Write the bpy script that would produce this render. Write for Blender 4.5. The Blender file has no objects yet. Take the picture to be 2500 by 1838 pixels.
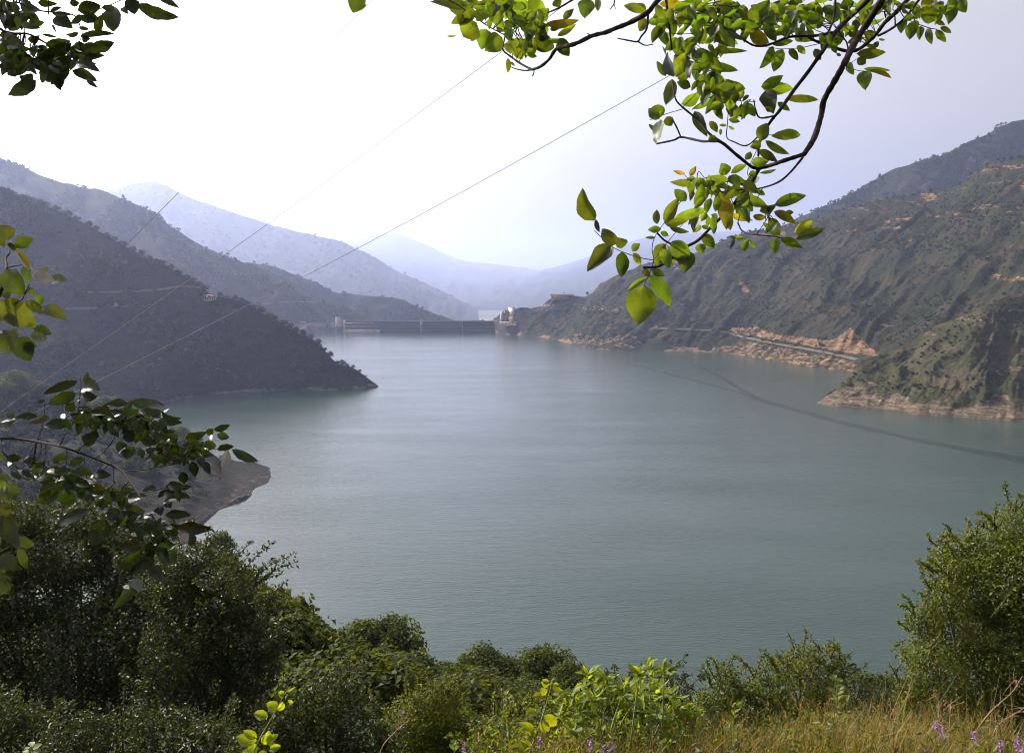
import bpy, math, random
import numpy as np
from mathutils import Vector, Quaternion
from mathutils.bvhtree import BVHTree
random.seed(7)
PI = math.pi
S = bpy.context.scene
COL = S.collection

# ------------------------------------------------------------------ camera
# photo space is 2500 x 1838 px; the camera stands 130 m above the lake and looks along +Y, tipped down
PW, PH, F = 2500.0, 1838.0, 1960.0
EYE = np.array([0.0, 0.0, 130.0])
PITCH = math.radians(6.66)
cam = bpy.data.cameras.new("camera")
cam.sensor_width = 36.0
cam.lens = 36.0 * F / PW
cam.clip_start = 0.05
cam.clip_end = 60000
camo = bpy.data.objects.new("camera", cam)
camo.location = EYE
camo.rotation_euler = (PI / 2 - PITCH, 0, 0)
COL.objects.link(camo)
S.camera = camo

# ------------------------------------------------------------------ sky, sun, exposure
HAZE = 0.68e-4                                            # extinction of the valley air, per metre
SUN_AZ, SUN_EL = math.radians(-52), math.radians(33)      # azimuth measured from +Y towards +X
w = bpy.data.worlds.new("World")
S.world = w
w.use_nodes = True
nt = w.node_tree
bg = nt.nodes["Background"]
sky = nt.nodes.new("ShaderNodeTexSky")
sky.sky_type = 'NISHITA'
sky.sun_disc = False
sky.sun_elevation = SUN_EL
sky.sun_rotation = SUN_AZ
sky.altitude = 300
sky.air_density = 0.8
sky.dust_density = 10.0
sky.ozone_density = 1.0
hs = nt.nodes.new("ShaderNodeHueSaturation")       # hazy summer air: the blue is washed out
hs.inputs["Saturation"].default_value = 0.06
wm = nt.nodes.new("ShaderNodeMix"); wm.data_type = 'RGBA'; wm.blend_type = 'MULTIPLY'; wm.inputs[0].default_value = 1.0
wm.inputs[7].default_value = (1.0, 0.965, 0.94, 1)
nt.links.new(sky.outputs[0], hs.inputs["Color"])
nt.links.new(hs.outputs[0], wm.inputs[6])
nt.links.new(wm.outputs[2], bg.inputs[0])
bg.inputs[1].default_value = 0.15
sl = bpy.data.lights.new("sun", 'SUN')
sl.energy = 4.8
sl.angle = math.radians(0.6)
sl.color = (1.0, 0.89, 0.74)
so = bpy.data.objects.new("sun", sl)
SUND = Vector((math.sin(SUN_AZ) * math.cos(SUN_EL), math.cos(SUN_AZ) * math.cos(SUN_EL), math.sin(SUN_EL)))
so.rotation_euler = (-SUND).to_track_quat('-Z', 'Y').to_euler()
so.location = (0, 0, 400)
COL.objects.link(so)
S.view_settings.view_transform = 'Standard'
S.view_settings.look = 'None'
S.view_settings.exposure = 0.76
S.view_settings.gamma = 1.0
S.render.engine = 'CYCLES'
S.cycles.use_denoising = True
S.cycles.filter_width = 1.05
S.cycles.max_bounces = 7
S.cycles.diffuse_bounces = 3
S.cycles.glossy_bounces = 2
S.cycles.transmission_bounces = 5
S.cycles.volume_bounces = 1
S.cycles.sample_clamp_indirect = 6.0
S.cycles.caustics_reflective = False
S.cycles.caustics_refractive = False

# ------------------------------------------------------------------ helpers: picture <-> world
FWD = np.array([0.0, math.cos(PITCH), -math.sin(PITCH)])
UPV = np.array([0.0, math.sin(PITCH), math.cos(PITCH)])
RGT = np.array([1.0, 0.0, 0.0])

def ray(px, py):
    return FWD + RGT * ((px - PW / 2) / F) - UPV * ((py - PH / 2) / F)

def at_z(px, py, z=0.0):
    d = ray(px, py)
    return EYE + d * ((z - EYE[2]) / d[2])

def at_y(px, py, y):
    d = ray(px, py)
    return EYE + d * (y / d[1])

def proj(P):
    P = np.asarray(P, float) - EYE
    k = P @ FWD
    return np.stack([P @ RGT / k * F + PW / 2, PH / 2 - P @ UPV / k * F], -1)

# ------------------------------------------------------------------ helpers: noise
_rp = np.random.RandomState(11)
_perm = np.concatenate([_rp.permutation(256)] * 3)
_gr = np.stack([np.cos(np.arange(256) * 2.39996), np.sin(np.arange(256) * 2.39996)], -1)

def perlin(x, y, seed=0):
    x = np.asarray(x, float) + seed * 17.37
    y = np.asarray(y, float) + seed * 5.91
    xi = np.floor(x).astype(int); yi = np.floor(y).astype(int)
    xf = x - xi; yf = y - yi
    xi &= 255; yi &= 255
    u = xf * xf * xf * (xf * (xf * 6 - 15) + 10); v = yf * yf * yf * (yf * (yf * 6 - 15) + 10)
    def g(a, b, dx, dy):
        h = _gr[_perm[_perm[(xi + a) & 255] + ((yi + b) & 255)]]
        return h[..., 0] * dx + h[..., 1] * dy
    n00 = g(0, 0, xf, yf); n10 = g(1, 0, xf - 1, yf); n01 = g(0, 1, xf, yf - 1); n11 = g(1, 1, xf - 1, yf - 1)
    a = n00 + u * (n10 - n00); b = n01 + u * (n11 - n01)
    return (a + v * (b - a)) * 1.5

def fbm(x, y, o=4, seed=0, gain=0.5):
    s = 0; a = 1.0
    for i in range(o):
        s = s + a * perlin(x * 2 ** i, y * 2 ** i, seed + i * 3)
        a *= gain
    return s

def ridged(x, y, o=3, seed=0):
    s = 0; a = 1.0
    for i in range(o):
        s = s + a * (1 - np.abs(perlin(x * 2 ** i, y * 2 ** i, seed + i * 3)) * 2)
        a *= 0.5
    return s

def unit(v):
    v = np.asarray(v, float)
    return v / np.maximum(np.linalg.norm(v, axis=-1, keepdims=True), 1e-9)

# ------------------------------------------------------------------ helpers: objects
def tag(o, label=None, cat=None, group=None, kind=None):
    if label: o['label'] = label
    if cat: o['category'] = cat
    if group: o['group'] = group
    if kind: o['kind'] = kind
    return o

def make_mesh(name, V, Fc, mat=None, smooth=False, tint=None, uv=None, extra=None):
    V = np.asarray(V, np.float32)
    if isinstance(Fc, (list, tuple)) and len(Fc) and not np.isscalar(Fc[0]) and isinstance(Fc[0], np.ndarray) and Fc[0].ndim == 2:
        groups = [f for f in Fc if len(f)]
    else:
        groups = [np.asarray(Fc)]
    loops = np.concatenate([g.reshape(-1) for g in groups]).astype(np.int32)
    tot = np.concatenate([np.full(len(g), g.shape[1], np.int32) for g in groups])
    start = np.concatenate([[0], np.cumsum(tot)[:-1]]).astype(np.int32)
    me = bpy.data.meshes.new(name)
    me.vertices.add(len(V)); me.vertices.foreach_set("co", V.reshape(-1))
    me.loops.add(len(loops)); me.loops.foreach_set("vertex_index", loops)
    me.polygons.add(len(tot)); me.polygons.foreach_set("loop_start", start); me.polygons.foreach_set("loop_total", tot)
    if smooth:
        me.polygons.foreach_set("use_smooth", np.ones(len(tot), bool))
    if mat: me.materials.append(mat)
    if tint is not None:
        a = me.attributes.new("tint", 'FLOAT_COLOR', 'POINT')
        t = np.asarray(tint, np.float32)
        if t.shape[1] == 3: t = np.concatenate([t, np.ones((len(t), 1), np.float32)], 1)
        a.data.foreach_set("color", t.reshape(-1))
    if uv is not None:
        a = me.attributes.new("luv", 'FLOAT_VECTOR', 'POINT')
        t = np.zeros((len(V), 3), np.float32); t[:, :uv.shape[1]] = uv
        a.data.foreach_set("vector", t.reshape(-1))
    for k, v in (extra or {}).items():
        a = me.attributes.new(k, 'FLOAT', 'POINT')
        a.data.foreach_set("value", np.asarray(v, np.float32))
    me.update(calc_edges=True)
    me.validate()
    return me

def link(name, me, parent=None, loc=None):
    o = bpy.data.objects.new(name, me)
    COL.objects.link(o)
    if parent is not None:
        o.parent = parent
    if loc is not None:
        o.location = loc
    return o

def empty(name, loc, label=None, cat=None, group=None):
    o = bpy.data.objects.new(name, None)
    o.location = loc
    o.empty_display_size = 0.2
    COL.objects.link(o)
    return tag(o, label, cat, group)

def part(name, V, Fc, mat, parent, **kw):
    """mesh given in WORLD coordinates, parented to an Empty that is only translated"""
    V = np.asarray(V, float)
    if parent is not None:
        base = np.array(parent.location)
        p = parent.parent
        while p is not None:
            base = base + np.array(p.location); p = p.parent
        V = V - base
    return link(name, make_mesh(name, V, Fc, kw.pop('mat_', mat), **kw), parent)

class Acc:
    """collects pieces with the same face size"""
    def __init__(s): s.V = []; s.F = {}; s.T = []; s.U = []; s.n = 0
    def add(s, V, Fc, tint=None, uv=None):
        V = np.asarray(V, float); Fc = np.asarray(Fc)
        s.V.append(V)
        s.F.setdefault(Fc.shape[1], []).append(Fc + s.n)
        t = np.ones((len(V), 3)) if tint is None else np.broadcast_to(np.asarray(tint, float), (len(V), 3))
        s.T.append(t)
        s.U.append(np.zeros((len(V), 2)) if uv is None else uv)
        s.n += len(V)
    def build(s, name, mat, parent=None, smooth=False):
        V = np.concatenate(s.V)
        Fs = [np.concatenate(f) for f in s.F.values()]
        return part(name, V, Fs, mat, parent, smooth=smooth, tint=np.concatenate(s.T), uv=np.concatenate(s.U))
    def mesh(s, name, mat, smooth=False):
        return make_mesh(name, np.concatenate(s.V), [np.concatenate(f) for f in s.F.values()], mat, smooth=smooth,
                         tint=np.concatenate(s.T), uv=np.concatenate(s.U))

def box(acc, c, size, yaw=0.0, tint=None, taper=1.0):
    sx, sy, sz = [q / 2 for q in size]
    V = np.array([[-sx, -sy, -sz], [sx, -sy, -sz], [sx, sy, -sz], [-sx, sy, -sz],
                  [-sx * taper, -sy * taper, sz], [sx * taper, -sy * taper, sz], [sx * taper, sy * taper, sz], [-sx * taper, sy * taper, sz]])
    ca, sa = math.cos(yaw), math.sin(yaw)
    V = np.stack([V[:, 0] * ca - V[:, 1] * sa, V[:, 0] * sa + V[:, 1] * ca, V[:, 2]], -1) + np.asarray(c, float)
    acc.add(V, np.array([[0, 3, 2, 1], [4, 5, 6, 7], [0, 1, 5, 4], [1, 2, 6, 5], [2, 3, 7, 6], [3, 0, 4, 7]]), tint)

def smooth_path(P, n_per=4):
    P = np.asarray(P, float)
    if len(P) < 3:
        t = np.linspace(0, 1, n_per + 1)[:, None]
        return P[0] * (1 - t) + P[-1] * t
    Q = np.vstack([2 * P[0] - P[1], P, 2 * P[-1] - P[-2]])
    out = []
    for i in range(1, len(Q) - 2):
        p0, p1, p2, p3 = Q[i - 1], Q[i], Q[i + 1], Q[i + 2]
        for k in range(n_per):
            t = k / n_per
            out.append(0.5 * ((2 * p1) + (-p0 + p2) * t + (2 * p0 - 5 * p1 + 4 * p2 - p3) * t * t + (-p0 + 3 * p1 - 3 * p2 + p3) * t ** 3))
    out.append(P[-1])
    return np.array(out)

def tube(acc, P, r0, r1, sides=7, knob=0.0, tint=None, seed=0, n_per=4):
    C = smooth_path(P, n_per)
    n = len(C)
    T = unit(np.gradient(C, axis=0))
    ref = np.array([0.31, 0.2, 0.93])
    A = unit(np.cross(T, ref)); B = np.cross(T, A)
    t = np.linspace(0, 1, n)
    r = r0 + (r1 - r0) * t
    rs = np.random.RandomState(seed)
    if knob: r = r * (1 + knob * rs.uniform(-1, 1, n))
    ang = np.linspace(0, 2 * PI, sides, endpoint=False)
    V = C[:, None] + (A[:, None] * np.cos(ang)[None, :, None] + B[:, None] * np.sin(ang)[None, :, None]) * r[:, None, None]
    V = V.reshape(-1, 3)
    i = np.arange(n - 1)[:, None] * sides; j = np.arange(sides)[None]
    j2 = (j + 1) % sides
    Fq = np.stack([i + j, i + j2, i + sides + j2, i + sides + j], -1).reshape(-1, 4)
    acc.add(V, Fq, tint)
    return C

# ------------------------------------------------------------------ helpers: materials
def new_mat(name):
    m = bpy.data.materials.new(name)
    m.use_nodes = True
    n = m.node_tree.nodes; l = m.node_tree.links
    return m, n, l, n["Principled BSDF"], n["Material Output"]

def N(n, typ, **kw):
    x = n.new(typ)
    for k, v in kw.items(): setattr(x, k, v)
    return x

def noise_node(n, l, scale, detail=4, vec=None, rough=0.55, dist=0.0):
    x = n.new("ShaderNodeTexNoise")
    x.inputs["Scale"].default_value = scale
    x.inputs["Detail"].default_value = detail
    x.inputs["Roughness"].default_value = rough
    x.inputs["Distortion"].default_value = dist
    if vec is not None: l.new(vec, x.inputs["Vector"])
    return x

def ramp(n, l, fac, stops, interp='LINEAR'):
    r = n.new("ShaderNodeValToRGB")
    cr = r.color_ramp
    cr.interpolation = interp
    while len(cr.elements) > 2: cr.elements.remove(cr.elements[-1])
    for i, (p, c) in enumerate(stops):
        e = cr.elements[i] if i < 2 else cr.elements.new(p)
        e.position = p
        e.color = (c[0], c[1], c[2], 1) if not np.isscalar(c) else (c, c, c, 1)
    l.new(fac, r.inputs[0])
    return r

def mixc(n, l, fac, a, b, mode='MIX'):
    m = n.new("ShaderNodeMix"); m.data_type = 'RGBA'; m.blend_type = mode
    for sock, v in ((m.inputs[0], fac), (m.inputs[6], a), (m.inputs[7], b)):
        if hasattr(v, 'is_linked') or hasattr(v, 'links'): l.new(v, sock)
        elif np.isscalar(v): sock.default_value = v
        else: sock.default_value = (v[0], v[1], v[2], 1)
    return m.outputs[2]

def math_n(n, l, op, a, b=None, c=None, clamp=False):
    m = n.new("ShaderNodeMath"); m.operation = op; m.use_clamp = clamp
    for i, v in enumerate((a, b, c)):
        if v is None: continue
        if hasattr(v, 'links'): l.new(v, m.inputs[i])
        else: m.inputs[i].default_value = v
    return m.outputs[0]

def leaf_mat(name, base, trans, rough=0.4, tw=0.45, spec=0.5, veins=False, under=None, holes=False):
    m, n, l, bs, out = new_mat(name)
    at = N(n, "ShaderNodeAttribute", attribute_name="tint")
    b = mixc(n, l, 1.0, base, at.outputs[0], 'MULTIPLY')
    t = mixc(n, l, 1.0, trans, at.outputs[0], 'MULTIPLY')
    if veins:
        uv = N(n, "ShaderNodeAttribute", attribute_name="luv")
        sp = n.new("ShaderNodeSeparateXYZ"); l.new(uv.outputs[1], sp.inputs[0])
        ay = math_n(n, l, 'ABSOLUTE', sp.outputs[1])
        ph = math_n(n, l, 'SUBTRACT', math_n(n, l, 'MULTIPLY', sp.outputs[0], 9.0), math_n(n, l, 'MULTIPLY', ay, 2.6))
        fr = math_n(n, l, 'PINGPONG', ph, 0.5)
        side = ramp(n, l, fr, [(0.0, 1.0), (0.1, 0.0)])
        mid = ramp(n, l, ay, [(0.0, 1.0), (0.07, 0.0)])
        vein = math_n(n, l, 'MAXIMUM', side.outputs[0], mid.outputs[0])
        tc = n.new("ShaderNodeTexCoord")
        blot = noise_node(n, l, 34.0, 3, tc.outputs["Object"])
        br = ramp(n, l, blot.outputs[0], [(0.3, 0.72), (0.7, 1.2)])
        t = mixc(n, l, 1.0, t, br.outputs[0], 'MULTIPLY')
        b = mixc(n, l, 1.0, b, br.outputs[0], 'MULTIPLY')
        t = mixc(n, l, math_n(n, l, 'MULTIPLY', vein, 0.45), t, (trans[0] * 0.35, trans[1] * 0.4, trans[2] * 0.4))
        spot = noise_node(n, l, 90.0, 2, tc.outputs["Object"])
        sr = ramp(n, l, spot.outputs[0], [(0.66, 0.0), (0.72, 1.0)])
        b = mixc(n, l, math_n(n, l, 'MULTIPLY', sr.outputs[0], 0.5), b, (0.12, 0.07, 0.02))
        t = mixc(n, l, math_n(n, l, 'MULTIPLY', sr.outputs[0], 0.6), t, (0.16, 0.10, 0.01))
        bp = n.new("ShaderNodeBump"); bp.inputs["Strength"].default_value = 0.35; bp.inputs["Distance"].default_value = 0.002
        l.new(vein, bp.inputs["Height"]); l.new(bp.outputs[0], bs.inputs["Normal"])
    if under is not None:
        geo = n.new("ShaderNodeNewGeometry")
        b = mixc(n, l, geo.outputs["Backfacing"], b, under)
    l.new(b, bs.inputs["Base Color"])
    bs.inputs["Roughness"].default_value = rough
    bs.inputs["Specular IOR Level"].default_value = spec
    tr = n.new("ShaderNodeBsdfTranslucent"); l.new(t, tr.inputs[0])
    mx = n.new("ShaderNodeMixShader"); mx.inputs[0].default_value = tw
    l.new(bs.outputs[0], mx.inputs[1]); l.new(tr.outputs[0], mx.inputs[2]); l.new(mx.outputs[0], out.inputs[0])
    return m

def solid_mat(name, c, rough=0.8, var=0.25, scale=1.0, bump=0.0, attr=False, spec=0.3):
    m, n, l, bs, out = new_mat(name)
    tc = n.new("ShaderNodeTexCoord")
    no = noise_node(n, l, scale, 5, tc.outputs["Object"])
    r = ramp(n, l, no.outputs[0], [(0.25, tuple(q * (1 - var) for q in c)), (0.75, tuple(q * (1 + var) for q in c))])
    col = r.outputs[0]
    if attr:
        at = N(n, "ShaderNodeAttribute", attribute_name="tint")
        col = mixc(n, l, 1.0, col, at.outputs[0], 'MULTIPLY')
    l.new(col, bs.inputs["Base Color"])
    bs.inputs["Roughness"].default_value = rough
    bs.inputs["Specular IOR Level"].default_value = spec
    if bump:
        b = n.new("ShaderNodeBump"); b.inputs["Strength"].default_value = 0.6; b.inputs["Distance"].default_value = bump
        l.new(no.outputs[0], b.inputs["Height"]); l.new(b.outputs[0], bs.inputs["Normal"])
    return m

def hill_mat(name, green, brown, rock, fine=0.25, big=0.012, patch=0.5):
    """grass and earth patches with bare rock where the 'rock' attribute says; scales are in metres"""
    m, n, l, bs, out = new_mat(name)
    tc = n.new("ShaderNodeTexCoord"); P = tc.outputs["Object"]
    a = noise_node(n, l, big, 6, P, 0.6)
    b = noise_node(n, l, fine, 5, P, 0.65)
    f1 = math_n(n, l, 'ADD', math_n(n, l, 'MULTIPLY', a.outputs[0], 0.65), math_n(n, l, 'MULTIPLY', b.outputs[0], 0.35))
    g = ramp(n, l, f1, [(0.36, tuple(q * 0.75 for q in green)), (0.49, green), (patch + 0.02, tuple((p + q) / 2 for p, q in zip(green, brown))), (patch + 0.12, brown)])
    rk = N(n, "ShaderNodeAttribute", attribute_name="rock")
    mp = n.new("ShaderNodeMapping"); l.new(P, mp.inputs[0]); mp.inputs["Scale"].default_value = (1, 1, 2.6); mp.inputs["Rotation"].default_value = (0.5, 0.35, 0)
    c = noise_node(n, l, fine * 0.5, 7, mp.outputs[0], 0.7)
    rr = ramp(n, l, c.outputs[0], [(0.34, tuple(q * 0.35 for q in rock)), (0.5, tuple(q * 0.8 for q in rock)), (0.68, tuple(min(1, q * 1.35) for q in rock))])
    mz = n.new("ShaderNodeMapping"); l.new(P, mz.inputs[0]); mz.inputs["Scale"].default_value = (0.035, 0.035, 1.1)
    lines = noise_node(n, l, 1.0, 4, mz.outputs[0], 0.6, 0.6)
    lr = ramp(n, l, lines.outputs[0], [(0.40, 0.45), (0.52, 1.0), (0.66, 1.3)])
    rrc = mixc(n, l, 0.75, rr.outputs[0], lr.outputs[0], 'MULTIPLY')
    spk = noise_node(n, l, fine * 4.0, 4, P, 0.75)
    sr = ramp(n, l, spk.outputs[0], [(0.36, 0.5), (0.52, 1.0), (0.68, 1.45)])
    gcol = mixc(n, l, 0.8, g.outputs[0], sr.outputs[0], 'MULTIPLY')
    rf = math_n(n, l, 'ADD', rk.outputs[2], math_n(n, l, 'MULTIPLY', math_n(n, l, 'SUBTRACT', c.outputs[0], 0.5), 1.6))
    rfr = ramp(n, l, rf, [(0.42, 0.0), (0.62, 1.0)])
    col = mixc(n, l, rfr.outputs[0], gcol, rrc)
    l.new(col, bs.inputs["Base Color"])
    bs.inputs["Roughness"].default_value = 0.95
    bs.inputs["Specular IOR Level"].default_value = 0.1
    bp = n.new("ShaderNodeBump"); bp.inputs["Strength"].default_value = 1.0; bp.inputs["Distance"].default_value = 0.55 / fine
    hh = math_n(n, l, 'ADD', b.outputs[0], math_n(n, l, 'MULTIPLY', c.outputs[0], 0.8))
    l.new(hh, bp.inputs["Height"]); l.new(bp.outputs[0], bs.inputs["Normal"])
    return m

# ------------------------------------------------------------------ helpers: foliage
def leaves4(P, D, Nn, L, W, rng, fold=0.25):
    """many small folded leaves: base, left, tip, right -> two triangles each"""
    Sd = np.cross(Nn, D)
    L = L[:, None]; W = W[:, None]
    b = P; tip = P + D * L - Nn * L * rng.uniform(0, 0.25, (len(P), 1))
    mid = P + D * L * 0.45
    lf = mid + Sd * W * 0.5 + Nn * W * fold
    rt = mid - Sd * W * 0.5 + Nn * W * fold
    V = np.stack([b, lf, tip, rt], 1).reshape(-1, 3)
    i = np.arange(len(P))[:, None] * 4
    Fc = np.concatenate([i + np.array([[0, 2, 1]]), i + np.array([[0, 3, 2]])], 0)
    return V, Fc

def rand_unit(rng, n):
    return unit(rng.normal(size=(n, 3)))

def tint_of(rng, n, lo=0.7, hi=1.3, warm=0.15):
    b = rng.uniform(lo, hi, (n, 1))
    h = rng.uniform(-warm, warm, (n, 1))
    return np.concatenate([b * (1 + h), b, b * (1 - h)], 1)

def leaf_cloud(acc, rng, centers, radii, n_per, leaf, aspect=0.5, jit=0.8, squash=0.85, shell=0.55, warm=0.15, lo=0.7, hi=1.3):
    centers = np.asarray(centers, float); radii = np.asarray(radii, float)
    for c, r, k in zip(centers, radii, n_per if hasattr(n_per, '__len__') else [n_per] * len(centers)):
        k = int(k)
        if k < 1: continue
        u = rand_unit(rng, k)
        rad = r * (shell + (1.1 - shell) * rng.uniform(0, 1, (k, 1)) ** 0.6)
        # clumpiness: leaves gather into twigs
        cl = rand_unit(rng, max(3, k // 14)) * r * 0.93
        pick = rng.randint(0, len(cl), k)
        p0 = u * rad
        p1 = cl[pick] + rng.normal(size=(k, 3)) * r * 0.14
        sel = rng.uniform(size=(k, 1)) < 0.62
        p = np.where(sel, p1, p0)
        p[:, 2] *= squash
        nrm = unit(unit(p) + rng.normal(size=(k, 3)) * jit + np.array([0, 0, 0.35]))
        d = unit(np.cross(nrm, rand_unit(rng, k)))
        L = leaf * rng.uniform(0.65, 1.3, k)
        V, Fc = leaves4(c + p, d, nrm, L, L * aspect, rng)
        t = np.repeat(tint_of(rng, k, lo, hi, warm), 4, 0)
        acc.add(V, Fc, t)

def big_leaf(acc, base, tip, width, nrm, rng, kind='oval', curl=0.2, tint=(1, 1, 1), nx=7, ny=2):
    """one detailed leaf: folded along the midrib, curled, pointed, toothed when kind='toothed'"""
    base = np.asarray(base, float); tip = np.asarray(tip, float)
    ax = tip - base; L = np.linalg.norm(ax)
    if L < 1e-6: return
    d = ax / L
    nrm = unit(nrm - d * np.dot(nrm, d)); s = np.cross(nrm, d)
    t = np.linspace(0, 1, nx + 1)
    if kind == 'lobed':
        wv = np.sin(PI * np.clip(t, 0, 1) ** 0.7) ** 0.8 * (1 + 0.35 * np.cos(t * PI * 5))
    else:
        wv = np.sin(PI * t ** 0.86) ** 0.68
        wv = wv * (1 - 0.25 * t ** 3)
    wv[-1] = 0.0; wv[0] = 0.06
    tooth = rng.uniform(-0.10, 0.10, (nx + 1, 2)) if kind == 'toothed' else rng.uniform(-0.05, 0.05, (nx + 1, 2))
    ys = np.linspace(-1, 1, 2 * ny + 1)
    bend = curl * rng.uniform(0.4, 1.4) * rng.choice([-1, 1, 1])
    fold = rng.uniform(0.15, 0.6)
    twist = rng.uniform(-0.35, 0.35)
    wave = rng.uniform(0, 6.28)
    sidec = rng.uniform(-0.06, 0.06) * L
    V = []; U = []
    for i, tt in enumerate(t):
        for y in ys:
            e = tooth[i, 0 if y < 0 else 1] * abs(y)
            hw = width * 0.495 * wv[i] * (1 + e)
            off = (abs(y) * fold * hw + math.sin(wave + tt * 9 + y * 2) * 0.05 * width * abs(y))
            a = twist * (tt - 0.5)
            sv = s * math.cos(a) + nrm * math.sin(a)
            V.append(base + d * L * tt + sv * hw * y + nrm * (off - bend * L * (tt * tt - tt)) + s * sidec * math.sin(PI * tt))
            U.append((tt, y))
    k = 2 * ny + 1
    Fc = [[i * k + j, i * k + j + 1, (i + 1) * k + j + 1, (i + 1) * k + j] for i in range(nx) for j in range(2 * ny)]
    acc.add(np.array(V), np.array(Fc), tint, np.array(U))
# ==================================================================== THE LARGE SETTING
SURF = {}

def interp_cols(K, n, seed=0):
    K = np.asarray(K, float)
    return smooth_path(K, n)

def hill(name, cols, mat, nper=8, nv=70, nb=14, gully=0.0, gfreq=0.02, rough=4.0, rfreq=0.02, prof=0.95, ridge_rough=1.0,
         seed=1, rockfn=None, back=1.6, nose=None, label=None, shear=0.0, g2a=0.35, crag=0.0):
    """cols: list of (shore point, ridge point) in world metres. Rows run from under the shore up to the ridge and down its far side."""
    A = smooth_path([c[0] for c in cols], nper); B = smooth_path([c[1] for c in cols], nper)
    nu = len(A)
    mid = (A + B) / 2
    s = np.concatenate([[0], np.cumsum(np.linalg.norm(np.diff(mid[:, :2], axis=0), axis=1))])
    v = np.concatenate([np.linspace(-0.06, 0, 3)[:-1], np.linspace(0, 1, nv)])
    vv = v[:, None]
    X = A[None, :, 0] + (B - A)[None, :, 0] * vv
    Y = A[None, :, 1] + (B - A)[None, :, 1] * vv
    zr = B[None, :, 2] - A[None, :, 2]
    Z = A[None, :, 2] + np.where(vv < 0, vv * zr * 1.5 - 1.0 * (vv < 0), zr * np.clip(vv, 0, 1) ** prof)
    H = np.clip(zr, 0, 1e9)
    ramp_ = np.clip(vv * 8, 0, 1) * np.clip((1 - vv) * 5, 0, 1)
    if gully:
        warp = fbm(X * 0.004, Y * 0.004, 3, seed + 5) * 30
        uu = s[None, :] + warp + shear * vv
        g = ridged(uu * gfreq, vv * 1.3 + 0 * uu, 3, seed) - 1.0
        g2 = ridged(uu * gfreq * 3.1, vv * 3.5 + 0 * uu, 3, seed + 9) - 1.0
        Z = Z + (g * gully + g2 * gully * g2a) * ramp_ * np.clip(H / 80, 0, 1)
    Z = Z + fbm(X * rfreq, Y * rfreq, 5, seed + 2) * rough * np.clip(vv * 12, 0, 1) * np.clip(H / 40, 0.1, 1) * (0.35 + 0.65 * np.clip((1 - vv) * 6, 0, 1))
    if crag: Z = Z + (ridged(X * 0.045, Y * 0.045 + Z * 0.03, 4, seed + 6) - 1.0) * crag * np.clip(vv * 10, 0, 1) * np.clip(H / 22, 0, 1) * np.clip((1 - vv) * 10, 0.3, 1)
    # shoreline wobble
    edge = np.exp(-np.clip(vv, 0, 1) * 14) * fbm(s[None, :] * 0.03, vv * 0 + 3.3, 4, seed + 7) * 4
    Z = Z + edge * (vv > -0.01)
    Z[-1] += fbm(s * rfreq * 2.5, s * 0 + 1.7, 4, seed + 4) * ridge_rough
    if nose is not None:
        X, Y, Z = nose(X, Y, Z, vv, s)
    # far side
    dirv = unit((B - A)[:, :2])
    t = np.linspace(0, 1, nb + 1)[1:, None]
    Wd = (np.clip(B[:, 2] - A[:, 2], 5, None) * back)[None]
    Xb = X[-1][None] + dirv[None, :, 0] * Wd * t; Yb = Y[-1][None] + dirv[None, :, 1] * Wd * t
    Zb = A[None, :, 2] - 6 + (Z[-1][None] - A[None, :, 2] + 6) * (1 - t ** 1.3) + fbm(Xb * rfreq, Yb * rfreq, 4, seed) * rough * np.clip(t * (1 - t) * 4, 0, 1)
    X = np.vstack([X, Xb]); Y = np.vstack([Y, Yb]); Z = np.vstack([Z, Zb])
    nr = X.shape[0]
    V = np.stack([X, Y, Z], -1).reshape(-1, 3)
    i = np.arange(nr - 1)[:, None] * nu; j = np.arange(nu - 1)[None]
    Fc = np.stack([i + j, i + j + 1, i + nu + j + 1, i + nu + j], -1).reshape(-1, 4)
    rock = rockfn(V, np.tile(np.clip(np.concatenate([v, np.ones(nb)]), 0, 1)[:, None], (1, nu)).reshape(-1)) if rockfn else np.zeros(len(V))
    me = make_mesh(name, V, Fc, mat, smooth=True, extra={'rock': rock})
    o = link(name, me)
    tag(o, label, None, None, 'structure')
    SURF[label or name] = dict(V=V, X=X[:len(v)], Y=Y[:len(v)], Z=Z[:len(v)], bvh=BVHTree.FromPolygons([tuple(p) for p in V.tolist()], [tuple(f) for f in Fc.tolist()]), o=o)
    return SURF[label or name]

def hit(sf, px, py):
    d = ray(px, py)
    r = sf['bvh'].ray_cast(Vector(EYE), Vector(d).normalized())
    return np.array(r[0]) if r[0] is not None else None

def drop(sf, x, y):
    r = sf['bvh'].ray_cast(Vector((x, y, 3000)), Vector((0, 0, -1)))
    return np.array(r[0]) if r[0] is not None else None

def in_poly(pts, poly):
    poly = np.asarray(poly, float); x, y = pts[:, 0], pts[:, 1]
    ins = np.zeros(len(pts), bool)
    for k in range(len(poly)):
        x1, y1 = poly[k]; x2, y2 = poly[(k + 1) % len(poly)]
        if y1 == y2: continue
        c = ((y1 > y) != (y2 > y)) & (x < (x2 - x1) * (y - y1) / (y2 - y1) + x1)
        ins ^= c
    return ins

def C(sx, sy, rx, ry, Yr, zs=0.0):
    return (at_z(sx, sy, zs), at_y(rx, ry, Yr))

def CY(sx, rx, ry, Yr, Ys=2350, z=-15):
    p = at_y(sx, 690, Ys); p[2] = z
    return (p, at_y(rx, ry, Yr))

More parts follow.
